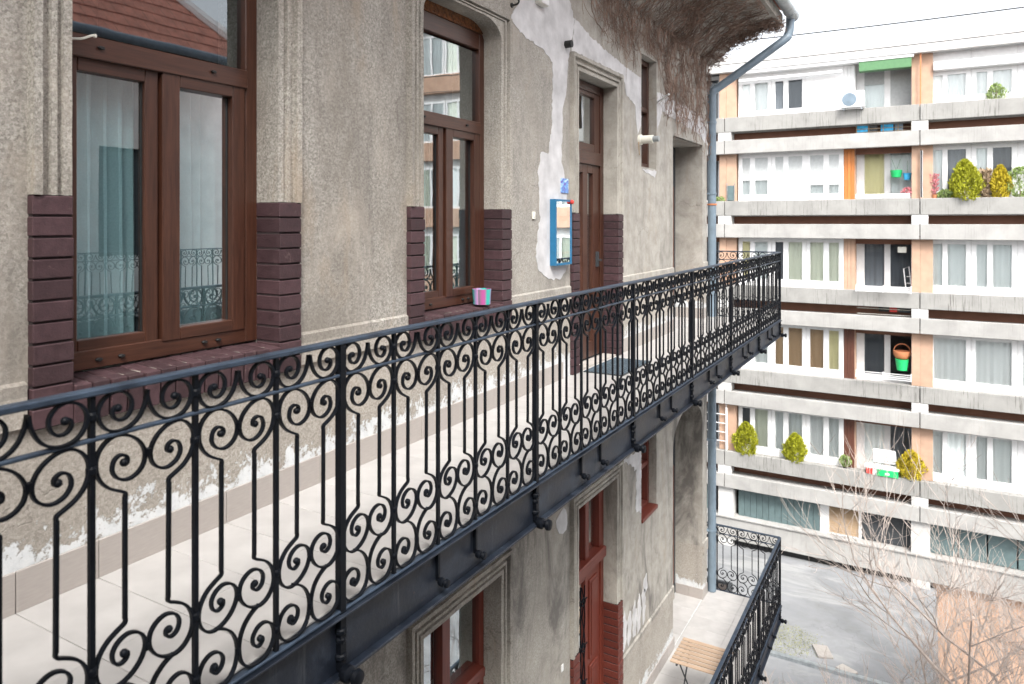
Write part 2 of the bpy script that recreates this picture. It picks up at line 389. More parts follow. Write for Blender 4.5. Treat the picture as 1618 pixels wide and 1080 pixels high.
def holed(mb, a0, a1, b0, b1, holes, d0, d1, mp):
    """slab in (a,b) with rectangular holes, from depth d0 (front) to d1; mp(a,b,d)->xyz"""
    A = sorted({a0, a1, *[h[0] for h in holes], *[h[1] for h in holes]}); B = sorted({b0, b1, *[h[2] for h in holes], *[h[3] for h in holes]})
    A = [a for a in A if a0 <= a <= a1]; B = [b for b in B if b0 <= b <= b1]
    def solid(i, j):
        if i < 0 or j < 0 or i >= len(A) - 1 or j >= len(B) - 1: return False
        ca, cb = (A[i] + A[i + 1]) / 2, (B[j] + B[j + 1]) / 2
        return not any(h[0] < ca < h[1] and h[2] < cb < h[3] for h in holes)
    for i in range(len(A) - 1):
        for j in range(len(B) - 1):
            if not solid(i, j): continue
            p, q, r, t = A[i], A[i + 1], B[j], B[j + 1]
            mb.quad(mp(p, r, d0), mp(q, r, d0), mp(q, t, d0), mp(p, t, d0))
            mb.quad(mp(p, r, d1), mp(p, t, d1), mp(q, t, d1), mp(q, r, d1))
            for (ii, jj, e1, e2) in ((i - 1, j, (p, r), (p, t)), (i + 1, j, (q, r), (q, t)), (i, j - 1, (p, r), (q, r)), (i, j + 1, (p, t), (q, t))):
                if not solid(ii, jj): mb.quad(mp(*e1, d0), mp(*e2, d0), mp(*e2, d1), mp(*e1, d1))
XZ = lambda a, b, d: (a, d, b)        # wall in plane y
YZ = lambda a, b, d: (d, a, b)        # wall in plane x
def catmull(pts, k=3):
    P = [pts[0]] + list(pts) + [pts[-1]]; out = []
    for i in range(1, len(P) - 2):
        for j in range(k):
            t = j / k; r = []
            for d in range(len(pts[0])):
                a, b, c_, e_ = P[i - 1][d], P[i][d], P[i + 1][d], P[i + 2][d]
                r.append(.5 * (2 * b + (c_ - a) * t + (2 * a - 5 * b + 4 * c_ - e_) * t * t + (3 * b - a - 3 * c_ + e_) * t ** 3))
            out.append(tuple(r))
    out.append(tuple(pts[-1])); return out

# ---------------------------------------------------------------- setting: ground, pavement
g = MB(); g.quad((-80, -90, -13.5), (150, -90, -13.5), (150, 90, -13.5), (-80, 90, -13.5))
tag(g.build('ground', M['asphalt']), kind='structure')
g = MB(); g.box(-12, 26.6, -3.19, 14, -13.5, -9.45)
tag(g.build('courtyard_pavement', M['asphalt']), kind='structure')

# ---------------------------------------------------------------- old house
house = thing('old_house', 'old grey stucco apartment house with peeling plaster and purple brick window surrounds', 'building', (0, 0, 0))
DX = {'win1': (1.59, 2.637), 'win2': (3.877, 4.898), 'door': (6.362, 7.36), 'small': (8.19, 8.745), 'niche': (9.42, 10.88)}
W2T = 3.036
holes = []
for dz in (0, -4.25):
    for w in ('win1', 'win2'):
        holes.append((*DX[w], .812 + dz, (W2T if dz == 0 else 2.92) + dz))
    holes.append((*DX['door'], 0 + dz, 2.93 + dz))
holes += [(*DX['small'], 2.12, 3.47), (*DX['small'], -2.10, -1.12), (*DX['niche'], 0, 2.605), (*DX['niche'], -4.25, -1.16)]
w = MB(); holed(w, -5, 11.13, -9.45, 3.95, holes, 0, .45, XZ)
w.build('wall', M['stucco'], house)
def side_wall():
    b = MB(); b.box(11.13 - .45, 11.128, .452, 9, -9.45, 4.6); b.box(-5, 11.13, 3.2, 3.4, -9.45, 4.5)
    return b.build('wall', M['stucco_plain'], house)
side_wall()
# round upper corners of the big windows (soffit pieces) and the arch of the lower niche
def spandrel(x0, x1, ztop, rise, run, y0, y1, mat, full=False, n=10):
    b = MB()
    for sgn, xe in ((1, x0), (-1, x1)):
        arc = [(xe + sgn * run * (1 - cos(pi / 2 * j / n)), ztop - rise + rise * sin(pi / 2 * j / n)) for j in range(n + 1)]
        for j in range(n):
            (xa, za), (xb, zb) = arc[j], arc[j + 1]
            b.quad((xa, y0, za), (xb, y0, zb), (xb, y0, ztop + .002), (xa, y0, ztop + .002))
            b.quad((xa, y0, za), (xb, y0, zb), (xb, y1, zb), (xa, y1, za))
        b.quad((xe, y0, ztop - rise), (xe, y1, ztop - rise), (xe, y1, ztop), (xe, y0, ztop))
        o = b.build('arch_corner', mat, house); b = MB()
    return o
for wn in ('win1', 'win2'): spandrel(*DX[wn], W2T - .003, .15, .24, -.0275, .137, M['trim'])
x0, x1 = DX['niche']; o = spandrel(x0 + .001, x1 - .001, -1.161, .42, (x1 - x0) / 2, -.002, .45, M['stucco'], n=14)
# niche back: dark doors set in the recess
for dz, top in ((0, 2.60), (-4.25, -1.2)):
    b = MB(); b.box(x0 - .05, x1 + .05, .42, .449, dz, top); o = b.build('recessed_door', M['darkgrey'], house)
    b = MB()
    for q in range(3): b.box(x0 + .1 + q * .45, x0 + .45 + q * .45, .405, .42, dz + .2, dz + 2.0)
    b.build('door_panel', M['darkboard'], o)
b = MB(); b.box(x0, x1, .0, .42, 2.606, 2.62); b.build('niche_lintel', M['stucco_plain'], house)

# string course between the openings
for dz in (0, -4.25):
    xs = [-5, 1.434, 2.785, 3.726, 5.049, 6.205, 7.511, 9.42]
    for a, bb in ((xs[0], xs[1]), (xs[2], xs[3]), (xs[4], xs[5]), (xs[6], xs[7]), (10.88, 11.13)):
        c_ = MB(); z0, z1 = .682 + dz, .845 + dz
        pr = [(0.0, z1 + .012), (-.018, z1), (-.022, z0 + .004), (-.012, z0), (0, z0 - .002)]
        nx = max(2, int((bb - a) * 8))
        for j in range(nx):
            xa, xb = a + (bb - a) * j / nx, a + (bb - a) * (j + 1) / nx
            for p, q in zip(pr, pr[1:]): c_.quad((xa, p[0], p[1]), (xb, p[0], p[1]), (xb, q[0], q[1]), (xa, q[0], q[1]))
        for xe in (a, bb): i = len(c_.v); c_.v += [(xe, p[0], p[1]) for p in pr]; c_.face(*range(i, i + len(pr)))
        c_.build('string_course', M['stucco'], house)

# moulded surrounds
PROF = [(-.003, .138), (-.003, -.026), (.030, -.028), (.033, -.008), (.050, -.008), (.055, -.030), (.076, -.030), (.080, -.010), (.108, -.012), (.113, -.042), (.145, -.045), (.149, 0)]
def surround(x0, x1, zb, zt, name='window_surround', m=None, hf=1.0):
    b = MB(); n = len(PROF)
    path = [(x0, zb, -1, 0), (x0, zt, -1, 1), (x1, zt, 1, 1), (x1, zb, 1, 0)]
    # subdivide jambs a little and wobble the worn arrises
    pts = []
    for (xa, za, sa, ta), (xb, zb_, sb, tb) in zip(path, path[1:]):
        L = math.hypot(xb - xa, zb_ - za); k_ = max(1, int(L / .12))
        for j in range(k_):
            t = j / k_
            if xa == xb: pts.append((xa, za + (zb_ - za) * t, sa, ta if j == 0 else 0, 0))
            else: pts.append((xa + (xb - xa) * t, za, sa if j == 0 else 0, 1, 1))
    pts.append((path[-1][0], path[-1][1], path[-1][2], 0, 0))
    base = []
    for (px, pz, sx, sz, _) in pts:
        base.append(len(b.v)); wob = random.uniform(-.003, .003)
        for (wd, y) in PROF:
            b.v.append((px + sx * wd, y + (wob if -.05 < y < -.01 else 0), pz + sz * wd * hf))
    for A_, B_ in zip(base, base[1:]):
        for j in range(n - 1): b.face(A_ + j, A_ + j + 1, B_ + j + 1, B_ + j)
    for A_ in (base[0], base[-1]): b.face(*[A_ + j for j in range(n)])
    return b.build(name, m or M['trim'], house)
for dz in (0, -4.25):
    for wn in ('win1', 'win2'):
        x0, x1 = DX[wn]; surround(x0, x1, 1.56 + dz, (W2T if dz == 0 else 2.92) + dz, hf=.42 if dz == 0 else 1.0)
    surround(*DX['door'], 1.55 + dz, 2.93 + dz, 'door_surround')

# bricks
BH = .0812
def brick_mesh(name, sx, sy, sz, mat): return bevel_box_mesh(name, sx, sy, sz, mat, .0035)
jamb_me = {m: brick_mesh('jamb_brick', .150, .178, BH - .0085, M[m]) for m in ('brick', 'red_brick')}
sill_me = {m: brick_mesh('sill_brick', .0695, .205, .152, M[m]) for m in ('brick', 'red_brick')}
def jamb(xc, z0, n, mat):
    me = jamb_me[mat]
    for i in range(n):
        inst(me, 'brick', house, (xc + random.uniform(-.0015, .0015), .051 + random.uniform(-.003, .003), z0 + BH * (i + .5)), random.uniform(-.006, .006))
    b = MB(); b.box(xc - .072, xc + .072, -.028, .138, z0, z0 + n * BH); b.build('mortar_bed', M['mortar'], house)
for dz, mat in ((0, 'brick'), (-4.25, 'red_brick')):
    for wn in ('win1', 'win2'):
        x0, x1 = DX[wn]
        for xc in (x0 - .0715, x1 + .0715): jamb(xc, .668 + dz, 11, mat)
        n = 14; st = (x1 - x0) / n
        for i in range(n):
            o = inst(sill_me[mat], 'sill_brick', house, (x0 + st * (i + .5), .062 + random.uniform(-.004, .004), .742 + dz + random.uniform(-.003, .003)), random.uniform(-.01, .01), (st / .078, 1, 1))
            o.rotation_euler[0] = .06
        b = MB(); b.box(x0 - .001, x1 + .001, -.024, .138, .67 + dz, .80 + dz); b.build('mortar_bed', M['mortar'], house)
    for xc in (DX['door'][0] - .0715, DX['door'][1] + .0715): jamb(xc, .0 + dz, 19, mat)

# thin repair-plaster patches, traced as they lie on the wall
def patch(pts, y=-.004, step=.035, amp=.014):
    P = []
    for (a, b_) in zip(pts, pts[1:] + pts[:1]):
        L = math.hypot(b_[0] - a[0], b_[1] - a[1]); k_ = max(1, int(L / step))
        for j in range(k_):
            t = j / k_; P.append((a[0] + (b_[0] - a[0]) * t + random.uniform(-amp, amp), a[1] + (b_[1] - a[1]) * t + random.uniform(-amp, amp)))
    from mathutils.geometry import tessellate_polygon
    tri = tessellate_polygon([[Vector((x, z, 0)) for x, z in P]]); q = MB(); n = len(P)
    q.v = [(x, y, z) for x, z in P] + [(x, .004, z) for x, z in P]
    for t_ in tri: q.face(*t_)
    for j in range(n): q.face(j, (j + 1) % n, n + (j + 1) % n, n + j)
    me = bpy.data.meshes.new('plaster_patch'); me.from_pydata(q.v, [], q.f); me.materials.append(M['patch'])
    return inst(me, 'plaster_patch', house)
patch([(5.07, 3.11), (5.25, 3.33), (5.7, 3.58), (6.15, 3.66), (6.30, 3.40), (6.22, 3.12), (6.15, 2.92), (6.14, 2.70), (6.06, 2.55), (6.02, 2.05), (6.14, 1.75), (6.16, 1.05), (6.02, .93), (5.80, .94), (5.58, 1.02), (5.52, 1.19), (5.60, 1.5), (5.56, 1.9), (5.62, 2.07), (5.76, 2.06), (5.83, 2.3), (5.85, 2.9), (5.62, 3.0), (5.35, 3.01)])
patch([(6.24, 3.095), (6.32, 3.42), (6.7, 3.33), (7.15, 3.26), (7.7, 3.20), (8.17, 3.16), (8.17, 2.60), (8.05, 2.50), (7.98, 2.80), (7.70, 2.90), (7.58, 3.095)], y=-.005)
patch([(8.76, 3.10), (9.75, 3.10), (10.9, 3.02), (11.10, 2.9), (11.10, 2.65), (10.6, 2.78), (9.6, 2.84), (8.95, 2.88), (8.77, 2.6)])
patch([(8.20, 2.10), (8.73, 2.10), (8.68, 2.02), (8.35, 2.06)], step=.06, amp=.012)
patch([(5.90, -1.26), (6.0, -1.22), (6.12, -1.23), (6.14, -1.45), (5.98, -1.42)], amp=.02, step=.06)
for q in range(5):
    xx = 7.56 + q * .16; patch([(xx, -3.02 + random.uniform(-.06, .06)), (xx + .09, -2.93 + random.uniform(-.05, .08)), (xx + .14, -3.08), (xx + .10, -3.34), (xx + .02, -3.36)], amp=.025, step=.05)
patch([(8.25, -2.85), (8.36, -2.80), (8.40, -2.98), (8.30, -3.02)], amp=.015, step=.04)
patch([(7.57, -1.2), (8.17, -1.25), (8.17, -2.0), (8.0, -1.9), (8.02, -1.45), (7.8, -1.32)], amp=.02)

# windows of the old house -------------------------------------------------
def frame_bars(name, rects, y0, y1, mat, parent, matx=None, bev=.004):
    """each rect (x0,x1,z0,z1) is a bar"""
    b = MB()
    for r in rects:
        b.cur = 1 if (matx and (r[1] - r[0]) > (r[3] - r[2])) else 0
        b.box(r[0], r[1], y0, y1, r[2], r[3])
    return b.build(name, [mat, matx] if matx else mat, parent, bevel=bev)
def curtain(parent, x0, x1, z0, z1, y, mat, amp=.018, folds=None, plane='y'):
    folds = folds or (x1 - x0) / .075; n = int(folds * 6); b = MB(); ph = random.random() * 6
    for i in range(n + 1):
        t = i / n; a = x0 + (x1 - x0) * t
        d = amp * sin(t * folds * 2 * pi + ph + .8 * sin(t * 9 + ph)) + amp * .35 * sin(t * folds * .37 * 2 * pi)
        for z, kk in ((z0, 1.25), (z1, .7)):
            b.v.append((a, y + d * kk, z) if plane == 'y' else (y + d * kk, a, z))
    for i in range(n): b.face(2 * i, 2 * i + 2, 2 * i + 3, 2 * i + 1)
    return b.build('curtain', mat, parent, smooth=True)
def pane(parent, a0, a1, z0, z1, d, mat=None, plane='y'):
    b = MB()
    if plane == 'y': b.quad((a0, d, z0), (a1, d, z0), (a1, d, z1), (a0, d, z1))
    else: b.quad((d, a0, z0), (d, a1, z0), (d, a1, z1), (d, a0, z1))
    return b.build('pane', mat or M['glass'], parent)
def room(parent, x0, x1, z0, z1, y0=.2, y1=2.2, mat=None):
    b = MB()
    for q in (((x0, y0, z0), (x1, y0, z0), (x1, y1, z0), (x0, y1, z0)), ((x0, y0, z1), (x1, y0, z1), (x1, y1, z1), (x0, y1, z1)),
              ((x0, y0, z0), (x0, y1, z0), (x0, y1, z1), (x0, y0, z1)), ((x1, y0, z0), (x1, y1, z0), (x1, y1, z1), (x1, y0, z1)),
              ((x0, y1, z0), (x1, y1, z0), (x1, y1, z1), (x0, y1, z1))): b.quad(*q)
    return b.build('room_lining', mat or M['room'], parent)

def big_window(x0, x1, label, curt=True):
    W = x1 - x0; f = W / 1.047
    wnd = thing('window', None, None); wnd.parent = house; tag(wnd, label)
    X = lambda r: x0 + r * f                                   # metres from the left jamb of the first window
    zt = 2.955
    frame_bars('frame', [(x0 + .001, X(.075), .831, zt), (X(.972), x1 - .001, .831, zt), (X(.075), X(.972), .831, .912), (X(.075), X(.972), 2.825, zt)], .135, .205, M['brown'], wnd, M['brown_x'])
    frame_bars('transom', [(X(.074), X(.973), 2.150, 2.245)], .118, .20, M['brown_x'], wnd)
    frame_bars('sash', [(X(.062), X(.118), .90, 2.155), (X(.42), X(.485), .90, 2.155), (X(.118), X(.42), .90, .957), (X(.118), X(.42), 2.095, 2.155)], .145, .20, M['brown'], wnd, M['brown_x'])
    frame_bars('sash', [(X(.495), X(.587), .90, 2.155), (X(.885), X(.962), .90, 2.155), (X(.587), X(.885), .90, .957), (X(.587), X(.885), 2.095, 2.155)], .128, .20, M['brown'], wnd, M['brown_x'])
    frame_bars('seal', [(X(.484), X(.496), .92, 2.15), (X(.118), X(.123), .957, 2.095), (X(.415), X(.42), .957, 2.095), (X(.587), X(.592), .957, 2.095), (X(.880), X(.885), .957, 2.095)], .165, .20, M['seal'], wnd, bev=0)
    for r in ((X(.1), X(.43)), (X(.57), X(.90))): pane(wnd, r[0], r[1], .95, 2.10, .172)
    pane(wnd, X(.07), X(.98), 2.24, 2.81, .172)
    for px, pz in ((.2, .868), (.30, .868), (.72, .868), (.80, .868), (.2, 2.20), (.76, 2.20)):
        b = MB(); b.lathe([(.0135, 0), (.0135, .010), (.009, .014)], n=10, axis='y'); b.v = [(v_[0] * 1.1, -v_[1], v_[2] * .55) for v_ in b.v]
        o = b.build('drain_cap', M['seal'], wnd, True); o.location = (X(px), .134 if pz < 1 else .117, pz)
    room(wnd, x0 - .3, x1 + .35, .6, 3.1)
    curtain(wnd, X(.02), X(.47), .75, 2.17, .30, M['curtain'], .034)
    curtain(wnd, X(.56), X(1.03), .75, 2.17, .31, M['curtain'], .034)
    b = MB(); b.box(x0 + .02, x1 - .02, .125, .20, zt + .001, W2T - .002); b.build('foam_strip', M['foam'], wnd)
    return wnd
big_window(*DX['win1'], 'near brown double window reflecting the tiled roof opposite')
big_window(*DX['win2'], 'second brown double window with rounded upper corners and striped pot on its sill')

# upper balcony door
dr = thing('door', None, None); dr.parent = house; tag(dr, 'brown glazed balcony door with two narrow panes and a transom light')
x0, x1 = DX['door']
frame_bars('frame', [(x0 + .001, x0 + .075, .02, 2.92), (7.27, x1 - .001, .02, 2.92), (x0 + .075, 7.27, 2.83, 2.92)], .135, .205, M['brown'], dr, M['brown_x'])
frame_bars('transom', [(x0 + .075, 7.27, 2.065, 2.20)], .125, .20, M['brown_x'], dr)
frame_bars('transom_sash', [(x0 + .075, 6.52, 2.20, 2.83), (7.131, 7.27, 2.20, 2.83), (6.52, 7.131, 2.20, 2.285), (6.52, 7.131, 2.785, 2.83)], .145, .20, M['brown'], dr, M['brown_x'])
frame_bars('leaf', [(6.44, 6.64, .03, 2.065), (6.84, 6.965, .03, 2.065), (7.10, 7.268, .03, 2.065), (6.64, 6.84, .03, .19), (6.965, 7.10, .03, .19), (6.64, 6.84, 1.975, 2.065), (6.965, 7.10, 1.975, 2.065), (6.64, 6.84, .60, .66), (6.965, 7.10, .60, .66)], .15, .20, M['brown'], dr, M['brown_x'])
pane(dr, 6.5, 7.15, 2.27, 2.80, .175); pane(dr, 6.62, 6.86, .15, 2.0, .178); pane(dr, 6.95, 7.12, .15, 2.0, .178)
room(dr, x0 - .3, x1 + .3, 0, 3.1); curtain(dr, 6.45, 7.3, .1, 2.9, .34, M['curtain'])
b = MB(); b.box(7.17, 7.20, .12, .15, .98, 1.14); b.box(7.165, 7.205, .085, .10, 1.04, 1.06); b.box(7.175, 7.195, .10, .125, 1.04, 1.06); b.build('handle', M['darkgrey'], dr)

# small upper window and small lower window
def small_window(z0, z1, mat, matx, label, sill=None):
    wd = thing('window', None, None); wd.parent = house; tag(wd, label); x0, x1 = DX['small']
    zm = z0 + (z1 - z0) * .52
    frame_bars('frame', [(x0, x0 + .06, z0, z1), (x1 - .06, x1 - .001, z0, z1), (x0 + .06, x1 - .06, z0, z0 + .06), (x0 + .06, x1 - .06, z1 - .06, z1), (x0 + .06, x1 - .06, zm, zm + .06)], .10, .17, mat, wd, matx)
    pane(wd, x0 + .05, x1 - .05, z0 + .05, z1 - .05, .15); room(wd, x0 - .2, x1 + .2, z0 - .1, z1 + .1, .18, 1.5)
    if sill:
        b = MB(); b.box(x0, x1, -.02, .10, z0 - .03, z0 + .015); b.build('sill', sill, wd, bevel=.004)
small_window(2.125, 3.465, M['brown'], M['brown_x'], 'narrow upper window beside the creeper with a white vent pipe')
small_window(-2.095, -1.125, M['redwood'], M['redwood_x'], 'narrow lower window with oxblood red frame', M['redwood_x'])

# lower floor big windows and door
def low_window(x0, x1, label):
    wd = thing('window', None, None); wd.parent = house; tag(wd, label); f = (x1 - x0) / 1.021
    X = lambda a: x0 + (a - 3.877) * f
    z0, z1 = -3.42, -1.332
    frame_bars('frame', [(x0 + .001, X(3.95), z0, z1), (X(4.83), x1 - .001, z0, z1), (X(3.95), X(4.83), z1 - .05, z1), (X(3.95), X(4.83), z0, z0 + .08)], .14, .21, M['redwood'], wd, M['redwood_x'])
    frame_bars('mullion', [(X(4.30), X(4.40), -2.06, z1 - .05), (X(4.28), X(4.42), z0 + .08, -2.14)], .12, .20, M['redwood'], wd)
    frame_bars('transom', [(X(3.94), X(4.84), -2.14, -2.06)], .085, .21, M['redwood_x'], wd, bev=.01)
    frame_bars('inner_sash', [(X(3.99), X(4.03), -2.05, z1 - .06), (X(4.24), X(4.27), -2.05, z1 - .06), (X(4.43), X(4.46), -2.05, z1 - .06), (X(4.66), X(4.69), -2.05, z1 - .06), (X(3.99), X(4.69), -2.07, -2.0)], .26, .30, M['white'], wd)
    pane(wd, X(3.93), X(4.85), -2.07, z1 - .03, .175); pane(wd, X(3.93), X(4.85), z0, -2.10, .175)
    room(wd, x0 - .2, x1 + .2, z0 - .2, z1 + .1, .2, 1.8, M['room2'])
    curtain(wd, X(4.0), X(4.3), z0, z1, .36, M['curtain']); curtain(wd, X(4.62), X(4.9), z0, z1, .36, M['curtain'])
low_window(*DX['win2'], 'lower oxblood window under the balcony beam with white inner sash')
low_window(*DX['win1'], 'lower oxblood window hidden left below the balcony')
ld = thing('door', None, None); ld.parent = house; tag(ld, 'oxblood red lower door with wrought iron grille over its glass')
x0, x1 = DX['door']; zb = -4.25
frame_bars('frame', [(x0 + .001, x0 + .07, zb, -1.33), (7.28, x1 - .001, zb, -1.33), (x0 + .07, 7.28, -1.39, -1.33)], .135, .21, M['redwood'], ld, M['redwood_x'])
for _r in ((6.84, 6.93), (6.43, 6.47), (7.20, 7.28)): frame_bars('mullion', [(*_r, -2.05, -1.39)], .12, .2, M['redwood'], ld)
frame_bars('transom', [(x0 + .06, 7.29, -2.165, -2.05)], .07, .21, M['redwood_x'], ld, bev=.012)
frame_bars('leaf', [(x0 + .07, 6.56, zb, -2.165), (6.90, 7.28, zb, -2.165), (6.56, 6.90, -2.28, -2.165), (6.56, 6.90, zb, -3.55)], .15, .20, M['redwood'], ld, M['redwood_x'])
for pz in ((-3.15, -2.32), (-3.45, -3.22), (-4.15, -3.55)):
    b = MB(); b.box(6.98, 7.19, .132, .15, *pz); b.box(7.01, 7.16, .122, .132, pz[0] + .03, pz[1] - .03); b.build('door_panel', M['redwood'], ld, bevel=.005)
pane(ld, 6.46, 7.25, -2.06, -1.38, .17); pane(ld, 6.55, 6.91, -3.56, -2.27, .175); room(ld, x0 - .2, x1 + .2, zb, -1.3, .2, 1.6)
b = MB()
for s_ in (-1, 1):
    for q, ph in enumerate((0, 1)):
        pts = [(6.73 + s_ * (.03 + .075 * abs(sin(pi * t * 2 + ph * pi / 2))), .125, -3.52 + 1.22 * t) for t in [i / 24 for i in range(25)]]
        b.tube(pts, .007, 5)
for zc in (-2.45, -2.92, -3.30):
    for s_ in (-1, 1):
        b.tube([(6.73 + s_ * (.05 + .045 * cos(a)) , .115, zc + .05 * sin(a) * (1 - a / 14)) for a in [i * .5 for i in range(14)]], .007, 5)
    b.tube([(6.58, .125, zc), (6.89, .125, zc)], .008, 5)
b.tube([(6.73, .125, -3.54), (6.73, .125, -2.28)], .009, 5)
b.build('grille', M['iron'], ld, True)

# cove cornice under the eaves
COVE = [(0.0, 3.95), (-.06, 3.99), (-.16, 4.08), (-.30, 4.22), (-.48, 4.33), (-.70, 4.40), (-1.0, 4.44)]
b = MB()
pr = COVE + [(-1.05, 4.44), (-1.05, 4.60), (.45, 4.95), (.45, 3.95)]
for (ya, za), (yb, zb_) in zip(pr, pr[1:] + pr[:1]): b.quad((-5, ya, za), (11.5, ya, za), (11.5, yb, zb_), (-5, yb, zb_))
for xe in (-5, 11.5): i = len(b.v); b.v += [(xe, p[0], p[1]) for p in pr]; b.face(*range(i, i + len(pr)))
b.build('cornice', M['stucco_plain'], house)
b = MB(); b.box(11.13, 11.45, .0, 9, 4.1, 4.9); b.build('cornice', M['stucco_plain'], house)
b = MB(); b.quad((-5, -1.12, 4.64), (11.6, -1.12, 4.64), (11.6, 4, 7.2), (-5, 4, 7.2)); b.quad((-5, 9, 4.64), (11.6, 9, 4.64), (11.6, 4, 7.2), (-5, 4, 7.2)); b.build('roof', M['rooftile'], house)
# gutter and downpipe
b = MB(); b.tube([(-5, -1.16, 4.62), (11.72, -1.16, 4.62)], .085, 14); b.build('gutter', M['zinc2'], house, True)
b = MB()
for xx in (11.72, 11.4, 10.4, 9.4, 8.4): b.tube([(xx - .012, -1.16, 4.62), (xx + .012, -1.16, 4.62)], .093, 14)
b.build('gutter_bracket', M['zinc2'], house, True)
b = MB(); b.tube(catmull([(11.62, -1.14, 4.60), (11.62, -1.13, 4.40), (11.60, -1.10, 4.30), (11.55, -1.02, 4.20), (11.27, -.20, 3.58), (11.2, -.07, 3.47), (11.2, -.06, 3.35), (11.2, -.06, 2.9), (11.2, -.06, -1), (11.2, -.06, -4.24)], 4), .063, 14)
dp = b.build('downpipe', M['zinc'], house, True)
for zz in (3.0, 1.9, .35, -1.9, -3.3):
    b = MB(); b.tube([(11.2, -.06, zz - .015), (11.2, -.06, zz + .015)], .071, 14); b.box(11.12, 11.2, -.03, .02, zz - .01, zz + .01); b.build('pipe_clip', M['zinc'], dp)
b = MB(); b.tube([(11.2, -.06, 1.72), (11.2, -.06, 1.745)], .074, 14); b.build('rust_band', M['clay'], dp)

# floors, beams, tiles of both balconies
IX = lambda i: 2.0136 + .3091 * i
XE, YR = IX(30), -1.045
for dz in (0, -4.25):
    b = MB(); b.box(-5, XE + .02, YR + .03, -.001, -.17 + dz, -.022 + dz); b.box(11.131, XE + .02, .0, 1.2, -.17 + dz, -.022 + dz)
    b.build('balcony_slab', M['stucco_plain'], house)
    b = MB()
    b.box(-5, XE + .03, YR + .010, YR + .022, -.226 + dz, -.012 + dz); b.box(-5, XE + .03, YR - .022, YR + .08, -.240 + dz, -.226 + dz); b.box(-5, XE + .03, YR - .030, YR + .04, -.012 + dz, -.003 + dz)
    b.box(XE + .02, XE + .032, YR, 1.2, -.23 + dz, -.014 + dz)
    b.build('steel_beam', M['beam'], house, bevel=.002)
    b = MB(); b.box(-5, XE, YR + .03, -.002, -.021 + dz, -.009 + dz); b.box(11.132, XE, -.002, 1.2, -.021 + dz, -.009 + dz); b.build('grout_bed', M['grout'], house)
    xs = -.772 if dz == 0 else 6.978
    t1 = bevel_box_mesh('floor_tile', .307, .537, .012, M['tile'], .0015); t2 = bevel_box_mesh('floor_tile', .307, .462, .012, M['tile'], .0015)
    while xs < 11.15:
        inst(t1, 'floor_tile', house, (xs + .155, -.2715, -.0045 + dz + random.uniform(-.0006, .0006)))
        inst(t2, 'floor_tile', house, (xs + .155, -.774, -.0045 + dz + random.uniform(-.0006, .0006)))
        xs += .310
    b = MB(); b.box(11.14, XE - .01, -1.0, 1.15, -.0115 + dz, -.0005 + dz) if False else None
    sk = bevel_box_mesh('skirting_tile', .3065, .012, .155, M['skirt'], .002)
    xs = -.772 if dz == 0 else 6.978
    segs = [(xs, 6.2), (7.52, 9.42)]
    while xs < 9.3:
        if not (6.0 < xs < 7.5): inst(sk, 'skirting_tile', house, (xs + .155, -.006, .078 + dz))
        xs += .310
    # skirting that wraps the niche's far jamb and pillar
    sk2 = bevel_box_mesh('skirting_tile', .012, .205, .155, M['skirt'], .002)
    for q in range(2): inst(sk2, 'skirting_tile', house, (10.872, .10 + q * .208, .078 + dz))
    sk3 = bevel_box_mesh('skirting_tile', .26, .012, .155, M['skirt'], .002); inst(sk3, 'skirting_tile', house, (10.998, -.0065, .078 + dz))
    t3 = bevel_box_mesh('floor_tile', .362, .40, .012, M['tile'], .0015)
    for q in range(4): inst(t3, 'floor_tile', house, (9.42 + .183 + q * .365, .21, -.003 + dz))
    b = MB(); b.box(x0, x1, -.01, .14, -.009 + dz, .018 + dz); b.build('door_step', M['stone'], house)
    for xb in (-1.2, .3, 2.0, 3.6, 5.5, 7.9, 9.3, 11.0):
        b = MB(); b.box(xb - .05, xb + .05, YR + .06, .0, -.24 + dz, -.171 + dz); b.build('floor_joist', M['beam'], house)

# ---------------------------------------------------------------- wrought iron railings
Wb = .3091
def sweep(pts, w=.0038, d=.0068):
    """flat bar along (s,z) points in plane y=0"""
    P = catmull(pts, 3); b = MB(); N = len(P); base = 0
    for j, (s_, z_) in enumerate(P):
        a = P[max(j - 1, 0)]; c_ = P[min(j + 1, N - 1)]; tx, tz = c_[0] - a[0], c_[1] - a[1]; L = math.hypot(tx, tz) or 1
        nx, nz = -tz / L, tx / L
        for (p, q) in ((-1, -1), (1, -1), (1, 1), (-1, 1)): b.v.append((s_ + nx * w * p, d * q, z_ + nz * w * p))
    for j in range(N - 1):
        for q in range(4): b.face(4 * j + q, 4 * j + (q + 1) % 4, 4 * j + 4 + (q + 1) % 4, 4 * j + 4 + q)
    b.face(0, 1, 2, 3); i = 4 * (N - 1); b.face(i, i + 1, i + 2, i + 3)
    return b
TOP = [(.157, .984), (.162, .955), (.176, .922), (.200, .898), (.236, .887), (.272, .897), (.294, .925), (.297, .957), (.280, .984), (.250, .996), (.222, .988), (.205, .965), (.206, .938), (.222, .919), (.244, .918), (.258, .933), (.256, .950), (.245, .956)]
UP = [(.218, .700), (.218, .716), (.238, .727), (.266, .744), (.288, .770), (.298, .803), (.294, .838), (.273, .866), (.243, .878), (.206, .869), (.176, .845), (.160, .812), (.164, .780), (.184, .758), (.212, .750), (.240, .762), (.254, .786), (.248, .812), (.230, .822), (.213, .813), (.212, .797), (.222, .792)]
LOW = [(.218, .378)] + [(a, .362 - (z - .715)) for a, z in UP[1:]]
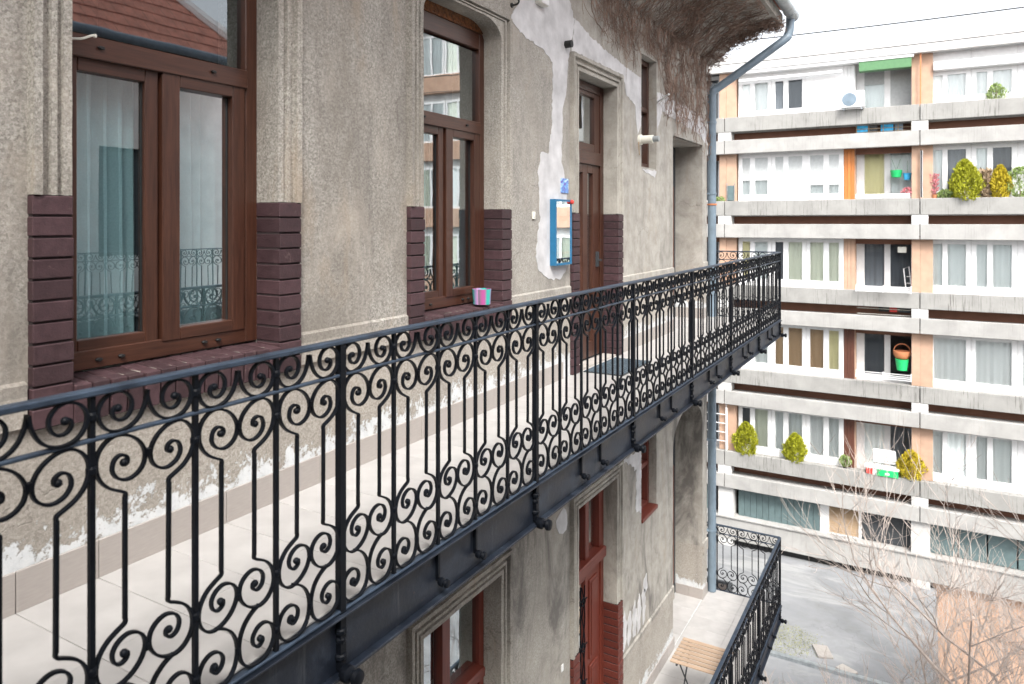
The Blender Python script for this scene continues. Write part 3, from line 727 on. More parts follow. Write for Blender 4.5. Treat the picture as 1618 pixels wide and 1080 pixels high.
LO2 = [(.236, .202), (.206, .188), (.178, .162), (.162, .128), (.158, .092), (.167, .050), (.192, .022), (.228, .012), (.268, .023), (.293, .052), (.298, .085), (.284, .118), (.256, .134), (.228, .127), (.211, .103), (.216, .078), (.234, .066), (.250, .076), (.249, .090), (.240, .095)]
b = sweep(TOP); b.ball((.243, 0, .950), .0115, 8); ME_TOP = b.mesh('scroll', M['iron'], True)
b = sweep(UP); b.ball((.221, 0, .799), .0115, 8)
i0 = len(b.v); t = sweep(LOW); n0 = len(b.v); b.v += t.v; b.f += [tuple(i + n0 for i in f) for f in t.f]; b.mi += t.mi; b.ball((.221, 0, .279), .0115, 8)
b.box(.213, .223, -.0058, .0058, .372, .705)
b.tube([(.155, 0, .800), (.155, 0, .820)], .010, 6); b.tube([(.155, 0, .255), (.155, 0, .275)], .010, 6)
ME_LYRE = b.mesh('lyre_bar', M['iron'], True)
b = sweep(LO2); b.ball((.241, 0, .088), .0115, 8); b.tube([(.155, 0, .083), (.155, 0, .103)], .010, 6); ME_LO2 = b.mesh('scroll', M['iron'], True)
def bar_me(r, z0, z1, collars, foot=None, fr=.02):
    b = MB(); b.box(-r, r, -r, r, z0, z1)
    for zc, rc in collars: b.lathe([(rc * .8, zc - .012), (rc, zc - .006), (rc, zc + .006), (rc * .8, zc + .012)], n=10)
    return b.mesh('bar', M['iron'], False)
COL = [(.945, .0145), (.803, .0145), (.276, .0145), (.085, .0145)]
ME_BAR = bar_me(.0072, .0, 1.0, COL); ME_BARL = bar_me(.0072, -.150, 1.0, COL)
ME_POST = bar_me(.0142, -.215, 1.0, [(-.07, .024), (-.105, .02), (-.165, .024)])
def foot_me(r, L, name='foot_scroll'):
    b = MB(); b.lathe([(r * .55, -L), (r * .9, -L * .95), (r, -L * .75), (r * .62, -L * .62), (r * .62, -L * .5), (r, -L * .4), (r, -.012), (r * .8, 0)], n=14, axis='y')
    return b.mesh(name, M['iron'], True)
ME_FOOT = foot_me(.020, .05); ME_FOOTB = foot_me(.031, .085)
ME_TILT = MB().tube([(0, 0, -.16), (0, -.02, -.19), (0, -.05, -.20)], .009, 6)

def rail_run(root, ox, oy, z0, ang, n0, n1, feet=True, skip_first=False):
    dx, dy = cos(ang), sin(ang)
    P = lambda s_: (ox + dx * s_, oy + dy * s_, z0)
    for i in range(n0, n1):
        for me, nm in ((ME_TOP, 'top_scroll'), (ME_LYRE, 'lyre_bar'), (ME_LO2, 'bottom_scroll')):
            for q_ in (0, 1):
                o = inst(me, nm, root, P((i + q_) * Wb), ang, (1 - 2 * q_, 1, 1)); o.rotation_euler = (random.uniform(-.004, .004), random.uniform(-.005, .005), ang + random.uniform(-.008, .008)); o.location[2] += random.uniform(-.0015, .0015)
    for i in range(n0, n1 + 1):
        if skip_first and i == n0: continue
        k_ = i % 5
        if k_ == 0 and feet:
            o = inst(ME_POST, 'post', root, P(i * Wb), ang); inst(ME_FOOTB, 'foot_scroll', o, (0, -.012, -.222))
        elif k_ in (2, 3) and feet:
            o = inst(ME_BARL, 'bar', root, P(i * Wb), ang); o.location[1] -= 0; inst(ME_FOOT, 'foot_scroll', o, (0, -.008, -.152))
        else: inst(ME_BAR, 'bar', root, P(i * Wb), ang)
    a, b_ = n0 * Wb, n1 * Wb
    for nm, hw, za, zb_, mt in (('handrail', .019, 1.0, 1.018, M['rail_top']), ('mid_rail', .0095, .878, .890, M['rail_top']), ('bottom_rail', .014, .0, .012, M['rail_top'])):
        q = MB(); q.box(a, b_, -hw, hw, za, zb_)
        o = q.build(nm, mt, root, bevel=.0035); o.location = P(0); o.rotation_euler = (0, 0, ang)
for z0, n0, lab in ((0, -10, 'black scrolled wrought iron railing of the upper balcony'), (-4.25, 13, 'black scrolled wrought iron railing of the lower balcony')):
    rt = thing('balcony_railing', lab, 'railing', (0, 0, 0))
    rail_run(rt, IX(0), YR, z0, 0, n0, 30)
    rail_run(rt, XE, YR, z0, pi / 2, 0, 6, feet=False, skip_first=True)

# ---------------------------------------------------------------- things on the old house
pt = thing('striped_pot', 'small round pot with pink and teal vertical stripes on the window sill', 'pot', (4.655, .005, .832))
b = MB(); b.lathe([(.066, 0), (.073, .115), (.068, .115), (.060, .02)], n=28); b.build('pot_body', M['pot'], pt, True)
cs = thing('display_case', 'narrow blue framed display case on the wall left of the balcony door', 'case', (5.955, -.003, 1.365))
b = MB(); holed(b, -.17, .17, -.30, .30, [(-.15, .15, -.28, .28)], -.06, .0, XZ); b.build('case_frame', M['blue'], cs, bevel=.004)
b = MB(); b.box(-.149, .149, -.02, -.002, -.279, .279); b.build('picture', M['print'], cs)
b = MB(); b.box(-.149, .149, -.035, -.022, .10, .15); b.box(-.149, .149, -.045, -.021, -.215, -.205); b.box(-.149, .149, -.045, -.04, -.12, -.113); b.build('shelf', M['seal'], cs)
b = MB()
for q in range(6): b.ball((-.12 + q * .05, -.036, -.19), .014, 8)
b.build('trinket', M['red'], cs, True)
pane(cs, -.15, .15, -.28, .28, -.054)
b = MB(); b.ball((.15, -.07, .28), .022, 8); b.build('red_knob', M['red'], cs, True)
st = MB(); st.box(6.005, 6.155, -.012, -.004, 1.73, 1.865); tag(st.build('sticker', M['sticker']), 'violet and blue sticker on the wall above the display case', 'sticker')
sw = thing('wall_switch', 'small off white switch plate on the wall by the display case', 'switch', (5.47, -.001, 1.515))
b = MB(); b.box(-.022, .022, -.014, 0, -.032, .032); b.build('plate', M['offwhite'], sw, bevel=.003); b = MB(); b.box(-.009, .009, -.019, -.014, -.012, .012); b.build('rocker', M['offwhite'], sw)
jb = thing('junction_box', 'cream junction box high on the wall between window and creeper', 'junction box', (5.58, -.001, 3.42))
b = MB(); b.box(-.075, .075, -.06, 0, -.07, .07); b.build('box_body', M['offwhite'], jb, bevel=.006); b = MB(); b.box(-.07, .07, -.068, -.06, -.065, .065); b.build('lid', M['white'], jb, bevel=.004)
ps = thing('pipe_stub', 'short black pipe stub sticking out above the door surround', 'pipe', (6.11, 0, 3.125))
b = MB(); b.lathe([(.028, -.07), (.034, -.07), (.034, 0), (.028, 0)], n=14, axis='y'); b.build('stub', M['seal'], ps, True)
ho = thing('hook', 'black hook on the wall top beside the arched window', 'hook', (5.1, 0, 3.23))
b = MB(); b.tube(catmull([(0, 0, 0), (0, -.05, .0), (.0, -.07, .02), (0, -.06, .045)], 3), .008, 6); b.lathe([(.02, -.01), (.02, 0)], n=10, axis='y'); b.build('hook_body', M['seal'], ho, True)
vp = thing('vent_pipe', 'white exhaust vent pipe sticking out of the wall by the narrow upper window', 'vent', (8.12, 0, 2.43))
b = MB(); b.lathe([(.040, -.17), (.048, -.17), (.048, -.03), (.062, -.03), (.062, 0), (.04, 0)], n=16, axis='y'); b.build('sleeve', M['offwhite'], vp, True)
b = MB(); b.lathe([(.030, -.24), (.034, -.24), (.034, -.17), (.03, -.17)], n=14, axis='y'); b.build('inner_pipe', M['zinc2'], vp, True)
b = MB(); b.tube(catmull([(-.05, -.01, -.03), (-.07, -.02, -.1), (-.05, -.02, -.17), (-.01, -.01, -.18)], 4), .006, 5); b.build('cable', M['tan'], vp)
ln = MB(); ln.tube([(8.76, -.01, 2.97), (8.62, -.20, 3.03)], .012, 6); tag(ln.build('white_rod', M['white']), 'thin white rod sticking out of the wall at the narrow upper window', 'rod')
cb = MB(); cb.tube(catmull([(1.64, .11, 2.21), (1.69, .09, 2.215), (1.73, .085, 2.235), (1.745, .09, 2.24)], 4), .005, 5); cb.ball((1.75, .09, 2.24), .009, 6); tag(cb.build('cable_end', M['offwhite'], smooth=True), 'short cream cable end on the transom of the near window', 'cable')
lamp = MB(); lamp.box(6.02, 6.06, -.008, 0, -2.72, -2.66); tag(lamp.build('wall_tag', M['white']), 'tiny white plate on the lower wall beside the red door', 'plate')
mt = thing('door_mat', 'blue grey ribbed door mat lying before the balcony door', 'mat', (6.80, -.255, .002))
b = MB(); b.box(-.40, .40, -.20, .20, 0, .010); b.build('backing', M['darkgrey'], mt)
rb = bevel_box_mesh('rib', .79, .022, .008, M['mat'], .002)
for q in range(12): inst(rb, 'rib', mt, (0, -.182 + q * .033, .013))
# folding table on the lower balcony
tb = thing('slatted_table', 'folding table with pale wooden slats on the lower balcony', 'table', (8.42, -.66, -4.25))
sl = bevel_box_mesh('slat', .056, .60, .016, M['slat'], .003)
for q in range(7): inst(sl, 'slat', tb, (-.246 + q * .082, 0, .62))
for yy in (-.22, .22):
    b = MB(); b.box(-.28, .28, yy - .01, yy + .01, .59, .611); b.build('rail', M['darkgrey'], tb)
for s_ in (-1, 1):
    b = MB(); b.tube([(-.24 * s_, -.2, 0), (.22 * s_, -.2, .59)], .009, 6); b.tube([(-.24 * s_, .2, 0), (.22 * s_, .2, .59)], .009, 6); b.tube([(-.24 * s_, -.2, .01), (-.24 * s_, .2, .01)], .009, 6); b.build('leg', M['darkgrey'], tb, True)

# ---------------------------------------------------------------- dry creeper on wall and cornice
ARC = [0.0]
for (a, b_) in zip(COVE, COVE[1:]): ARC.append(ARC[-1] + math.hypot(b_[0] - a[0], b_[1] - a[1]))
def surf(x, s_, off):
    if s_ <= 0: return (x, -off, 3.95 + s_)
    for j in range(len(ARC) - 1):
        if s_ <= ARC[j + 1] or j == len(ARC) - 2:
            t = (s_ - ARC[j]) / (ARC[j + 1] - ARC[j]); a, b_ = COVE[j], COVE[j + 1]
            ny, nz = -(b_[1] - a[1]), (b_[0] - a[0]); L = math.hypot(ny, nz)
            return (x, a[0] + (b_[0] - a[0]) * t + ny / L * off, a[1] + (b_[1] - a[1]) * t + nz / L * off)
def low_limit(x):            # how far down the stems reach, by x
    P = [(5.9, 3.75), (6.3, 3.5), (7.3, 3.15), (8.3, 3.0), (8.8, 2.7), (9.6, 2.55), (10.4, 2.42), (11.1, 2.15)]
    for (a, za), (b_, zb_) in zip(P, P[1:]):
        if x <= b_: return za + (zb_ - za) * (x - a) / (b_ - a)
    return 2.3
rv = random.Random(11)
cv = thing('dry_creeper', 'leafless brown creeper spreading over the wall top and cornice by the downpipe', 'creeper', (10.5, 0, 2.6))
vb = MB()
def stem(x, s_, ang, n, r, depth=0):
    pts = []; cur = rv.uniform(-.15, .15); off = rv.uniform(.004, .035 if s_ < 0 else .07)
    for j in range(n):
        pts.append(surf(x, s_, off * (1 + .4 * sin(j * .9))))
        ang += rv.uniform(-.6, .6) + cur; cur = max(-.22, min(.22, cur + rv.uniform(-.06, .06)))
        st_ = .055; x += sin(ang) * st_; s_ -= cos(ang) * st_
        if x > 11.12 or x < 5.9: break
        if s_ < 0 and 3.95 + s_ < low_limit(x) + rv.uniform(-.25, .35): break
        if s_ > ARC[-1]: s_ = ARC[-1]
        if s_ < 0 and DX['small'][0] - .02 < x < DX['small'][1] + .01 and 3.95 + s_ < 3.47: break
        if depth < 2 and rv.random() < .12: stem(x, s_, ang + rv.choice((-1, 1)) * rv.uniform(.5, 1.2), int(n * .5), r * .65, depth + 1)
    if len(pts) > 2: vb.tube([(p[0] - cv.location[0], p[1], p[2] - cv.location[2]) for p in pts], r, 3, False, r * .4)
for q in range(190):
    x = 11.1 - abs(rv.gauss(0, 1)) * 2.0
    if x < 6.0: continue
    s_ = rv.uniform(-.9, ARC[-1]) if x > 8.6 else rv.uniform(-.25, ARC[-1])
    stem(x, s_, rv.uniform(-1.1, .6), rv.randint(12, 34), rv.uniform(.0035, .009))
for q in range(90):           # thinner outliers further left
    stem(rv.uniform(6.2, 8.8), rv.uniform(-.35, .05), rv.uniform(-1.2, .8), rv.randint(10, 26), rv.uniform(.003, .006))
for q in range(60):          # dense mat under the eave end
    x = rv.uniform(8.6, 11.45); s_ = rv.uniform(-.1, ARC[-1]); stem(x if x < 11.1 else 11.1, s_, rv.uniform(-1.6, 1.6), rv.randint(8, 20), rv.uniform(.003, .008), 1)
for q in range(420):          # stems hanging round the end of the eave
    y = rv.uniform(-1.05, .0); zz = 4.44 - .45 * max(0, 1 + y) ** 2.2; x = rv.uniform(11.0, 11.58); pts = []
    for j in range(rv.randint(5, 14)):
        pts.append((x - cv.location[0], y, zz - cv.location[2] - rv.uniform(-.02, .03))); y += rv.uniform(-.07, .07); x += rv.uniform(-.05, .05); zz += rv.uniform(-.035, .03)
        x = min(x, 11.62); y = max(-1.1, y); zz = min(zz, 4.5)
    vb.tube(pts, rv.uniform(.003, .006), 3, False)
for q in range(150):
    zz = rv.uniform(2.4, 4.0); pts = []; x, y = 11.13 + rv.uniform(-.02, .02), -.02
    for j in range(7): pts.append((x - cv.location[0], y, zz - cv.location[2])); x += rv.uniform(-.02, .04); y += rv.uniform(-.02, .015); zz += rv.uniform(-.05, .07)
    vb.tube(pts, .003, 3, False)
tag(vb.build('stem', M['vine'], cv), kind='stuff')

# ---------------------------------------------------------------- modern concrete building
mod = thing('concrete_apartment_block', 'pale concrete balcony block with peach columns across the yard', 'building', (24.6, 0, -9.45))
def P_(mb, name, mat, bevel=0, parent=None, smooth=False):
    """mesh given in world metres, stored relative to the block's origin"""
    if parent is None: mb.v = [(a - 24.6, b_, c_ + 9.45) for a, b_, c_ in mb.v]; return mb.build(name, mat, mod, smooth, bevel)
    mb.v = [(a - 24.6 - parent.location[0], b_ - parent.location[1], c_ + 9.45 - parent.location[2]) for a, b_, c_ in mb.v]
    return mb.build(name, mat, parent, smooth, bevel)
BS = [4.482, 1.681, -1.121, -3.923, -6.72]
XF = 24.59
JY = [14.43, 8.70, 2.974, -2.756, -8.486, -14.216, -19.946]
JYF = JY; JY = JY[:5]
for s_, B in enumerate(BS):
    for a, b_ in zip(JY, JY[1:]):
        q = MB(); q.box(XF, XF + .11, b_ + .012, a - .012, B, B + .49); P_(q, 'parapet_panel', M['concrete'], .012)
        q = MB(); q.box(XF - .02, XF + .14, b_ + .010, a - .010, B - .734, B - .282); P_(q, 'header_panel', M['concrete2'], .012)
    q = MB(); q.box(XF + .111, XF + .36, JY[-1], JY[0], B + .38, B + .42); q.box(XF + .2, XF + .40, JY[-1], JY[0], B - .02, B + .46); P_(q, 'planter_ledge', M['concrete_w' if s_ in (1,) else 'concrete'])
    q = MB(); q.box(XF + .47, XF + .55, JY[-1], JY[0], B - .9, B + .40); P_(q, 'spandrel_wall', M['terracotta'])
    q = MB(); q.box(XF + .141, 27.5, JY[-1], JY[0], B - .62, B - .30); P_(q, 'floor_slab', M['concrete2'])
    for y in JY[1:-1]:
        q = MB(); q.box(XF + .012, XF + .5, y - .22, y + .22, B - .281, B - .001); P_(q, 'connector_block', M['concrete_w'], .008)
q = MB(); q.box(XF - .02, XF + .2, JY[-1], JY[0], 6.50, 7.02); q.box(XF + .2, 30, JY[-1], JY[0], 6.9, 7.02); P_(q, 'roof_edge', M['concrete_w'], .01)
q = MB(); q.box(27.0, 27.1, JY[-1], JY[0], -13.5, 6.9); P_(q, 'core_wall', M['room2'])
q = MB(); q.box(24.9, 30, JY[0], JY[0] + .2, -13.5, 6.9); P_(q, 'end_wall', M['peach'])
q = MB(); q.box(24.9, 30, JY[-1] - .2, JY[-1], -13.5, 6.9); P_(q, 'end_wall', M['peach'])
for y in JY[1:-1]:
    for s_, B in enumerate(BS):
        if s_ == 4 and False: pass
        q = MB(); q.box(24.82, 25.06, y - .34, y - .012, B + .47, B + 2.10); P_(q, 'column', M['peach'])
        q = MB(); q.box(24.80, 25.06, y + .012, y + .225, B + .47, B + 2.10) if False else q.box(24.80, 25.06, y - .008, y + .215, B + .47, B + 2.10); P_(q, 'column', M['peach'])
    q = MB(); q.box(24.70, 25.3, y - .27, y + .23, -9.45, -7.46); P_(q, 'column', M['concrete_w'])
CUR = {n: m_cloth('far_curtain_' + n, c, .02) for n, c in dict(white=(.95, .95, .94), green=(.86, .87, .74), brown=(.60, .42, .27), grey=(.88, .90, .89), dark=(.16, .17, .19), yellow=(.88, .80, .50)).items()}
def far_window(ya, yb, B, panes, X=24.95, frame='white', curts=None, blinds=None, zlo=.45, plo=.70, phi=1.93, glass=True):
    """ya > yb : a white window with its panes (top of y range first)"""
    mid = (ya + yb) / 2
    wd = thing('window', None, None); wd.parent = mod; wd.location = (X - 24.6, mid, B + zlo + 9.45)
    q = MB(); holed(q, yb + .003, ya - .003, B + zlo, B + 2.09, [(p[1], p[0], B + plo, B + phi) for p in panes], X, X + .06, YZ); P_(q, 'frame', M[frame], parent=wd)
    for i, p in enumerate(panes):
        q = MB(); q.quad((X + .035, p[0], B + plo), (X + .035, p[1], B + plo), (X + .035, p[1], B + phi), (X + .035, p[0], B + phi)); P_(q, 'pane', M['far_glass'], parent=wd)
        cn = curts[i] if curts else 'grey'
        if cn:
            n = max(4, int((p[0] - p[1]) / .02)); c_ = MB(); ph = random.random() * 6; f = random.uniform(.75, 1.1)
            for j in range(n + 1):
                yy = p[0] + .02 - (p[0] - p[1] + .04) * j / n; d = .009 * sin(j * .9 * f + ph) + .008 * sin(j * .5 + ph)
                c_.v += [(X + .07 + d, yy, B + plo - .05), (X + .07 + d, yy, B + phi + .05)]
            for j in range(n): c_.face(2 * j, 2 * j + 2, 2 * j + 3, 2 * j + 1)
            P_(c_, 'curtain', CUR[cn], parent=wd, smooth=True)
        if blinds and blinds[i]:
            q = MB(); z_ = B + phi - (phi - plo) * blinds[i]; q.box(X + .012, X + .030, p[1], p[0], z_, B + phi); P_(q, 'blind', M['blind'], parent=wd)
    return wd
PA = [((2.59, 1.52), [(2.46, 2.21), (2.05, 1.64)]), ((1.52, .45), [(1.40, 1.15), (.99, .57)]), ((.45, -.66), [(.33, -.07), (-.23, -.52)])]
def PB(off): return [((-3.10 + off + .06, -4.06 + off), [(-3.10 + off, -3.34 + off), (-3.47 + off, -3.93 + off)]), ((-4.06 + off, -5.18 + off), [(-4.19 + off, -4.45 + off), (-4.59 + off, -5.04 + off)]), ((-5.18 + off, -6.32 + off), [(-5.32 + off, -5.58 + off), (-5.72 + off, -6.17 + off)])]
CA = [[['white', 'white'], ['dark', 'dark'], None], [['grey', 'grey'], ['white', 'white'], ['grey', 'grey']], [['yellow', 'grey'], ['dark', 'green'], ['green', 'green']], [['grey', 'grey'], ['brown', 'brown'], ['brown', 'yellow']], [['dark', 'green'], ['grey', 'grey'], ['white', 'grey']]]
BL = [None, [(.62, .62), (1, 1), (.78, .78)], None, None, None]
for s_, B in enumerate(BS):
    for i, (rng, pns) in enumerate(PA):
        if s_ == 0 and i == 2:
            q = MB(); q.box(24.93, 25.0, -.66, .45, B + .45, B + 2.09); P_(q, 'white_panel', M['white']); continue
        far_window(*rng, B, pns, curts=CA[s_][i], blinds=BL[s_][i] if BL[s_] else None, phi=1.93 if s_ else 1.62)
    mats = ['white', 'orange', 'peach', 'darkboard', 'darkboard'][s_]
    for q_ in range(3):
        q = MB(); q.box(24.96 + .004 * (q_ % 2), 25.02, -.665 - q_ * .102, -.665 - (q_ + 1) * .102 + .004, B + .45, B + 2.09); P_(q, 'board', M[mats], .004)
    # loggia: side wall, deeper door-window
    q = MB(); q.box(25.02, 25.6, -.99, -.96, B + .2, B + 2.1); P_(q, 'loggia_wall', M['white' if s_ == 0 else 'peach'])
    far_window(-.99, -2.60, B, [(-1.22, -1.78), (-1.95, -2.52)], X=25.42, curts=[['grey', 'white'], ['yellow', 'grey'], ['dark', 'dark'], ['dark', None], ['grey', 'dark']][s_], zlo=.1, plo=.55, phi=1.96, blinds=[(.45, 1), (0, 0), None, None, None][s_])
    mods = [(-5.73, None), (5.73, None)]
    gr = [['white'] * 2, ['grey', 'dark'], ['grey', 'grey'], ['grey', 'white'], ['grey', 'grey']][s_]
    if s_ == 3:      # wider net curtains on this storey
        far_window(-3.04, -4.06, B, [(-3.12, -3.93)], curts=['white']); far_window(-4.06, -5.18, B, [(-4.17, -5.04)], curts=['white']); far_window(-5.18, -6.32, B, [(-5.3, -6.1)], curts=['grey'])
    else:
        for rng, pns in PB(0): far_window(*rng, B, pns, curts=gr, phi=1.93 if s_ else 1.35, frame='white')
    for off in (5.73 * 2, 0):      # plainer far modules, seen past the corner
        if off:
            for rng, pns in PB(off): far_window(*rng, B, pns, curts=['grey', 'white'])
        y0_ = -6.32 + off
        if off == 5.73: continue
        q = MB(); q.box(24.97, 25.02, y0_ - .3, y0_, B + .45, B + 2.09); P_(q, 'board', M[mats])
        far_window(y0_ - .3, y0_ - 1.95, B, [(y0_ - .55, y0_ - 1.05), (y0_ - 1.2, y0_ - 1.75)], X=25.42, curts=['grey', 'dark'], zlo=.1, plo=.55, phi=1.96)
# the glazed stretch further along the block, seen mirrored in the old windows
for B in [7.28] + BS:
    q = MB(); q.box(24.62, 24.9, -20, -8.49, B - .42, B + .36); P_(q, 'peach_band', M['peach'], .01)
    for i in range(8):
        ya = -8.6 - i * 1.42
        far_window(ya, ya - 1.40, B, [(ya - .1, ya - .66), (ya - .76, ya - 1.30)], X=24.8, curts=[random.choice(['white', 'grey', 'green']) for _ in '12'], zlo=.36, plo=.46, phi=2.0)
        q = MB(); q.box(24.82, 24.95, ya - 1.41, ya, B + 2.09, B + 2.40); P_(q, 'window_head', M['concrete_w'])
q = MB(); q.box(24.6, 30, -20, -8.49, 9.6, 9.9); P_(q, 'roof_edge', M['concrete_w'])
# top storey dressings: roller box, green loggia beam
q = MB(); q.tube([(24.66, 2.5, 6.17), (24.66, -.62, 6.17)], .055, 8); P_(q, 'awning_roller', M['white'], smooth=True)
q = MB(); q.box(24.62, 24.94, -2.54, -1.12, 6.12, 6.40); P_(q, 'loggia_beam', M['green'])
q = MB(); q.box(24.60, 24.95, -2.6, 2.6, 6.41, 6.50); P_(q, 'soffit', M['white'])
q = MB(); q.box(24.7, 24.93, -6.6, -3.1, 5.95, 6.2); P_(q, 'roller_box', M['white'], .02)
# ground storey
for i in range(13):
    q = MB(); ya = 2.58 - i * .196; q.box(24.93 + .008 * (i % 2), 24.99, ya - .188, ya, -8.46, -7.46); P_(q, 'shutter_board', M['green_sh'], .004)
q = MB(); q.box(24.92, 25.0, -.235, .028, -8.5, -7.46); q.box(24.92, 25.0, -1.17, -1.09, -8.5, -7.46); q.box(24.915, 25.0, -1.17, .03, -8.55, -8.42); P_(q, 'frame', M['white'])
q = MB()
for i in range(13): z_ = -8.40 + i * .072; q.quad((24.95, -.236, z_), (24.95, -1.09, z_), (24.99, -1.09, z_ + .06), (24.99, -.236, z_ + .06))
tag(P_(q, 'louvre', M['louvre']), kind='stuff')
q = MB(); q.box(25.0, 25.02, -2.55, 2.6, -8.6, -7.46); P_(q, 'backing', M['darkgrey'])
for (ya, yb) in ((-1.18, -1.85), (-1.87, -2.52)):
    q = MB(); q.box(24.95, 24.97, yb, ya, -8.42, -7.46); P_(q, 'dark_glazing', M['darkgrey'])
for i in range(7):
    for off in (0, 11.46):
        if off == 5.73 and False: continue
        ya = -3.04 - i * .72 + off; q = MB(); q.box(24.95, 24.98, ya - .68, ya, -8.42, -7.46); P_(q, 'dark_glazing', M['green_sh'])
q = MB(); q.box(XF + .1, XF + .45, JY[-1], JY[0], -9.22, -8.50); q.box(XF + .05, XF + .47, JY[-1], JY[0], -8.50, -8.44); P_(q, 'plinth_wall', M['concrete2'], .01)
q = MB(); q.box(XF + .33, XF + .40, JY[-1], JY[0], -13.4, -9.22); P_(q, 'basement_wall', M['peach'])
q = MB(); q.box(XF + .28, XF + .33, -3.1, JY[0], -9.44, -9.22); P_(q, 'painted_recess_shade', M['seal'])  # black strip painted in as the shade of the recess under the plinth
# drainpipes on the block
for y, z0, z1 in ((-2.80, .95, 4.45), (-2.80, 2.2, 3.6), (2.93, -7.0, -4.8)):
    q = MB(); q.tube([(24.70, y, z0 if z0 > 2 or z0 < 0 else 2.2), (24.70, y, z1 if z1 < 3.7 else 3.6)], .035, 8); P_(q, 'drainpipe', M['white'], smooth=True)
q = MB(); q.tube([(24.66, -2.775, 5.0), (24.66, -2.775, 6.62)], .022, 6); q.tube([(24.66, -3.05, 6.53), (24.66, -2.5, 6.53)], .015, 6); P_(q, 'vent_post', M['clay'])

# ---------------------------------------------------------------- plants and small things on the block
def shrub(name, label, cat, loc, rx, h, mat, n=1500, shape='egg', group=None, size=.052, pot=None, seed=0):
    r_ = random.Random(seed); t = thing(name, label, cat, loc, group); b = MB()
    for q in range(n):
        u = r_.random() ** .85; z = h * u * .95
        pr = {'egg': (max(0, 1 - ((u - .36) / (.645 if u > .36 else .52)) ** 2)) ** (.78 if u > .36 else .5), 'ball': math.sqrt(max(0, 1 - (2 * u - 1) ** 2)), 'wisp': .5 + .4 * u}[shape]
        a = r_.uniform(0, 2 * pi); lump = 1 + .12 * sin(3 * a + 5 * u + seed) + .10 * sin(11 * u + 2 * a) + .08 * sin(7 * a - 17 * u)
        rr = rx * pr * lump * (r_.uniform(.62, 1.03) if shape != 'wisp' else r_.random())
        c_ = Vector((rr * cos(a) * .8, rr * sin(a), z)); d = Vector((cos(a) * .5 + r_.uniform(-.6, .6), sin(a) * .5 + r_.uniform(-.6, .6), 1.0 + r_.uniform(-.5, .5))).normalized()
        s1 = d.cross(Vector((r_.uniform(-1, 1), r_.uniform(-1, 1), r_.uniform(-1, 1)))).normalized() * size * r_.uniform(.25, .5); L = d * size * r_.uniform(.7, 1.5)
        i = len(b.v); b.v += [tuple(c_ - s1), tuple(c_ + s1), tuple(c_ + L + s1 * .3), tuple(c_ + L - s1 * .3)]; b.face(i, i + 1, i + 2, i + 3)
    b.build('foliage', M[mat], t)
    b = MB(); b.tube([(0, 0, -.06), (0, 0, h * .7)], .018, 5, r2=.006); b.build('trunk', M['vine'], t)
    if pot:
        b = MB(); b.lathe([(rx * .38, -.16), (rx * .5, .0), (rx * .45, .0), (rx * .3, -.1)], n=14); b.build('plant_pot', M[pot], t, True)
    return t
GB = 'clipped evergreen shrubs on the concrete ledges'
shrub('evergreen_shrub', 'egg shaped yellow green shrub at the left end of the lowest planter ledge', 'shrub', (24.78, 2.313, -6.30), .37, 1.10, 'thuja', 3600, group=GB, seed=1)
shrub('evergreen_shrub', 'smaller yellow green shrub in the middle of the lowest planter ledge', 'shrub', (24.76, .761, -6.30), .33, .95, 'thuja', 3000, group=GB, seed=2)
shrub('evergreen_shrub', 'golden yellow shrub beside the green and white box on the lowest ledge', 'shrub', (24.76, -2.52, -6.27), .36, .88, 'thuja2', 2400, group=GB, seed=3, pot='darkgrey')
shrub('evergreen_shrub', 'large dense lime green shrub hanging over the upper ledge right of the drainpipe', 'shrub', (24.74, -3.90, 2.07), .39, 1.25, 'thuja', 4200, group=GB, seed=4)
shrub('evergreen_shrub', 'narrow olive yellow shrub right of the dry reeds on the upper ledge', 'shrub', (24.78, -4.76, 2.12), .24, 1.0, 'thuja2', 2400, group=GB, seed=5)
shrub('pale_bush', 'loose pale green bush at the right edge of the upper ledge', 'bush', (24.8, -5.22, 2.14), .33, .90, 'leaf', 1100, 'ball', seed=6)
shrub('flower_plant', 'pinkish flowering plant in a terracotta pot by the white drainpipe', 'plant', (24.82, -3.14, 2.28), .15, .62, 'pinkleaf', 220, 'wisp', seed=7, pot='clay')
shrub('low_plant', 'low green plant between terracotta pot and large lime shrub', 'plant', (24.8, -3.42, 2.15), .2, .26, 'leaf', 350, 'ball', seed=8)
shrub('dry_reeds', 'upright tan dry reeds between the two upper ledge shrubs', 'plant', (24.84, -4.40, 2.12), .17, .88, 'tan', 420, 'wisp', seed=9, size=.09)
shrub('small_fir', 'tiny pale green fir standing on the topmost ledge', 'plant', (24.8, -4.66, 4.92), .24, .52, 'leaf', 420, 'egg', seed=10)
shrub('small_plant', 'small dark green plant in a trough below the brown boards', 'plant', (24.8, -.72, -6.22), .17, .36, 'leaf', 300, 'ball', seed=12, pot='darkgrey')
shrub('small_plant', 'small light green plant beside the downpipe on the second ledge', 'plant', (24.8, 3.16, 2.12), .17, .2, 'leaf', 260, 'ball', seed=13)
shrub('hanging_plant', 'red flowering plant at the left of the right hand loggia ledge', 'plant', (24.85, -2.42, 2.20), .13, .3, 'pinkleaf', 160, 'ball', seed=14)
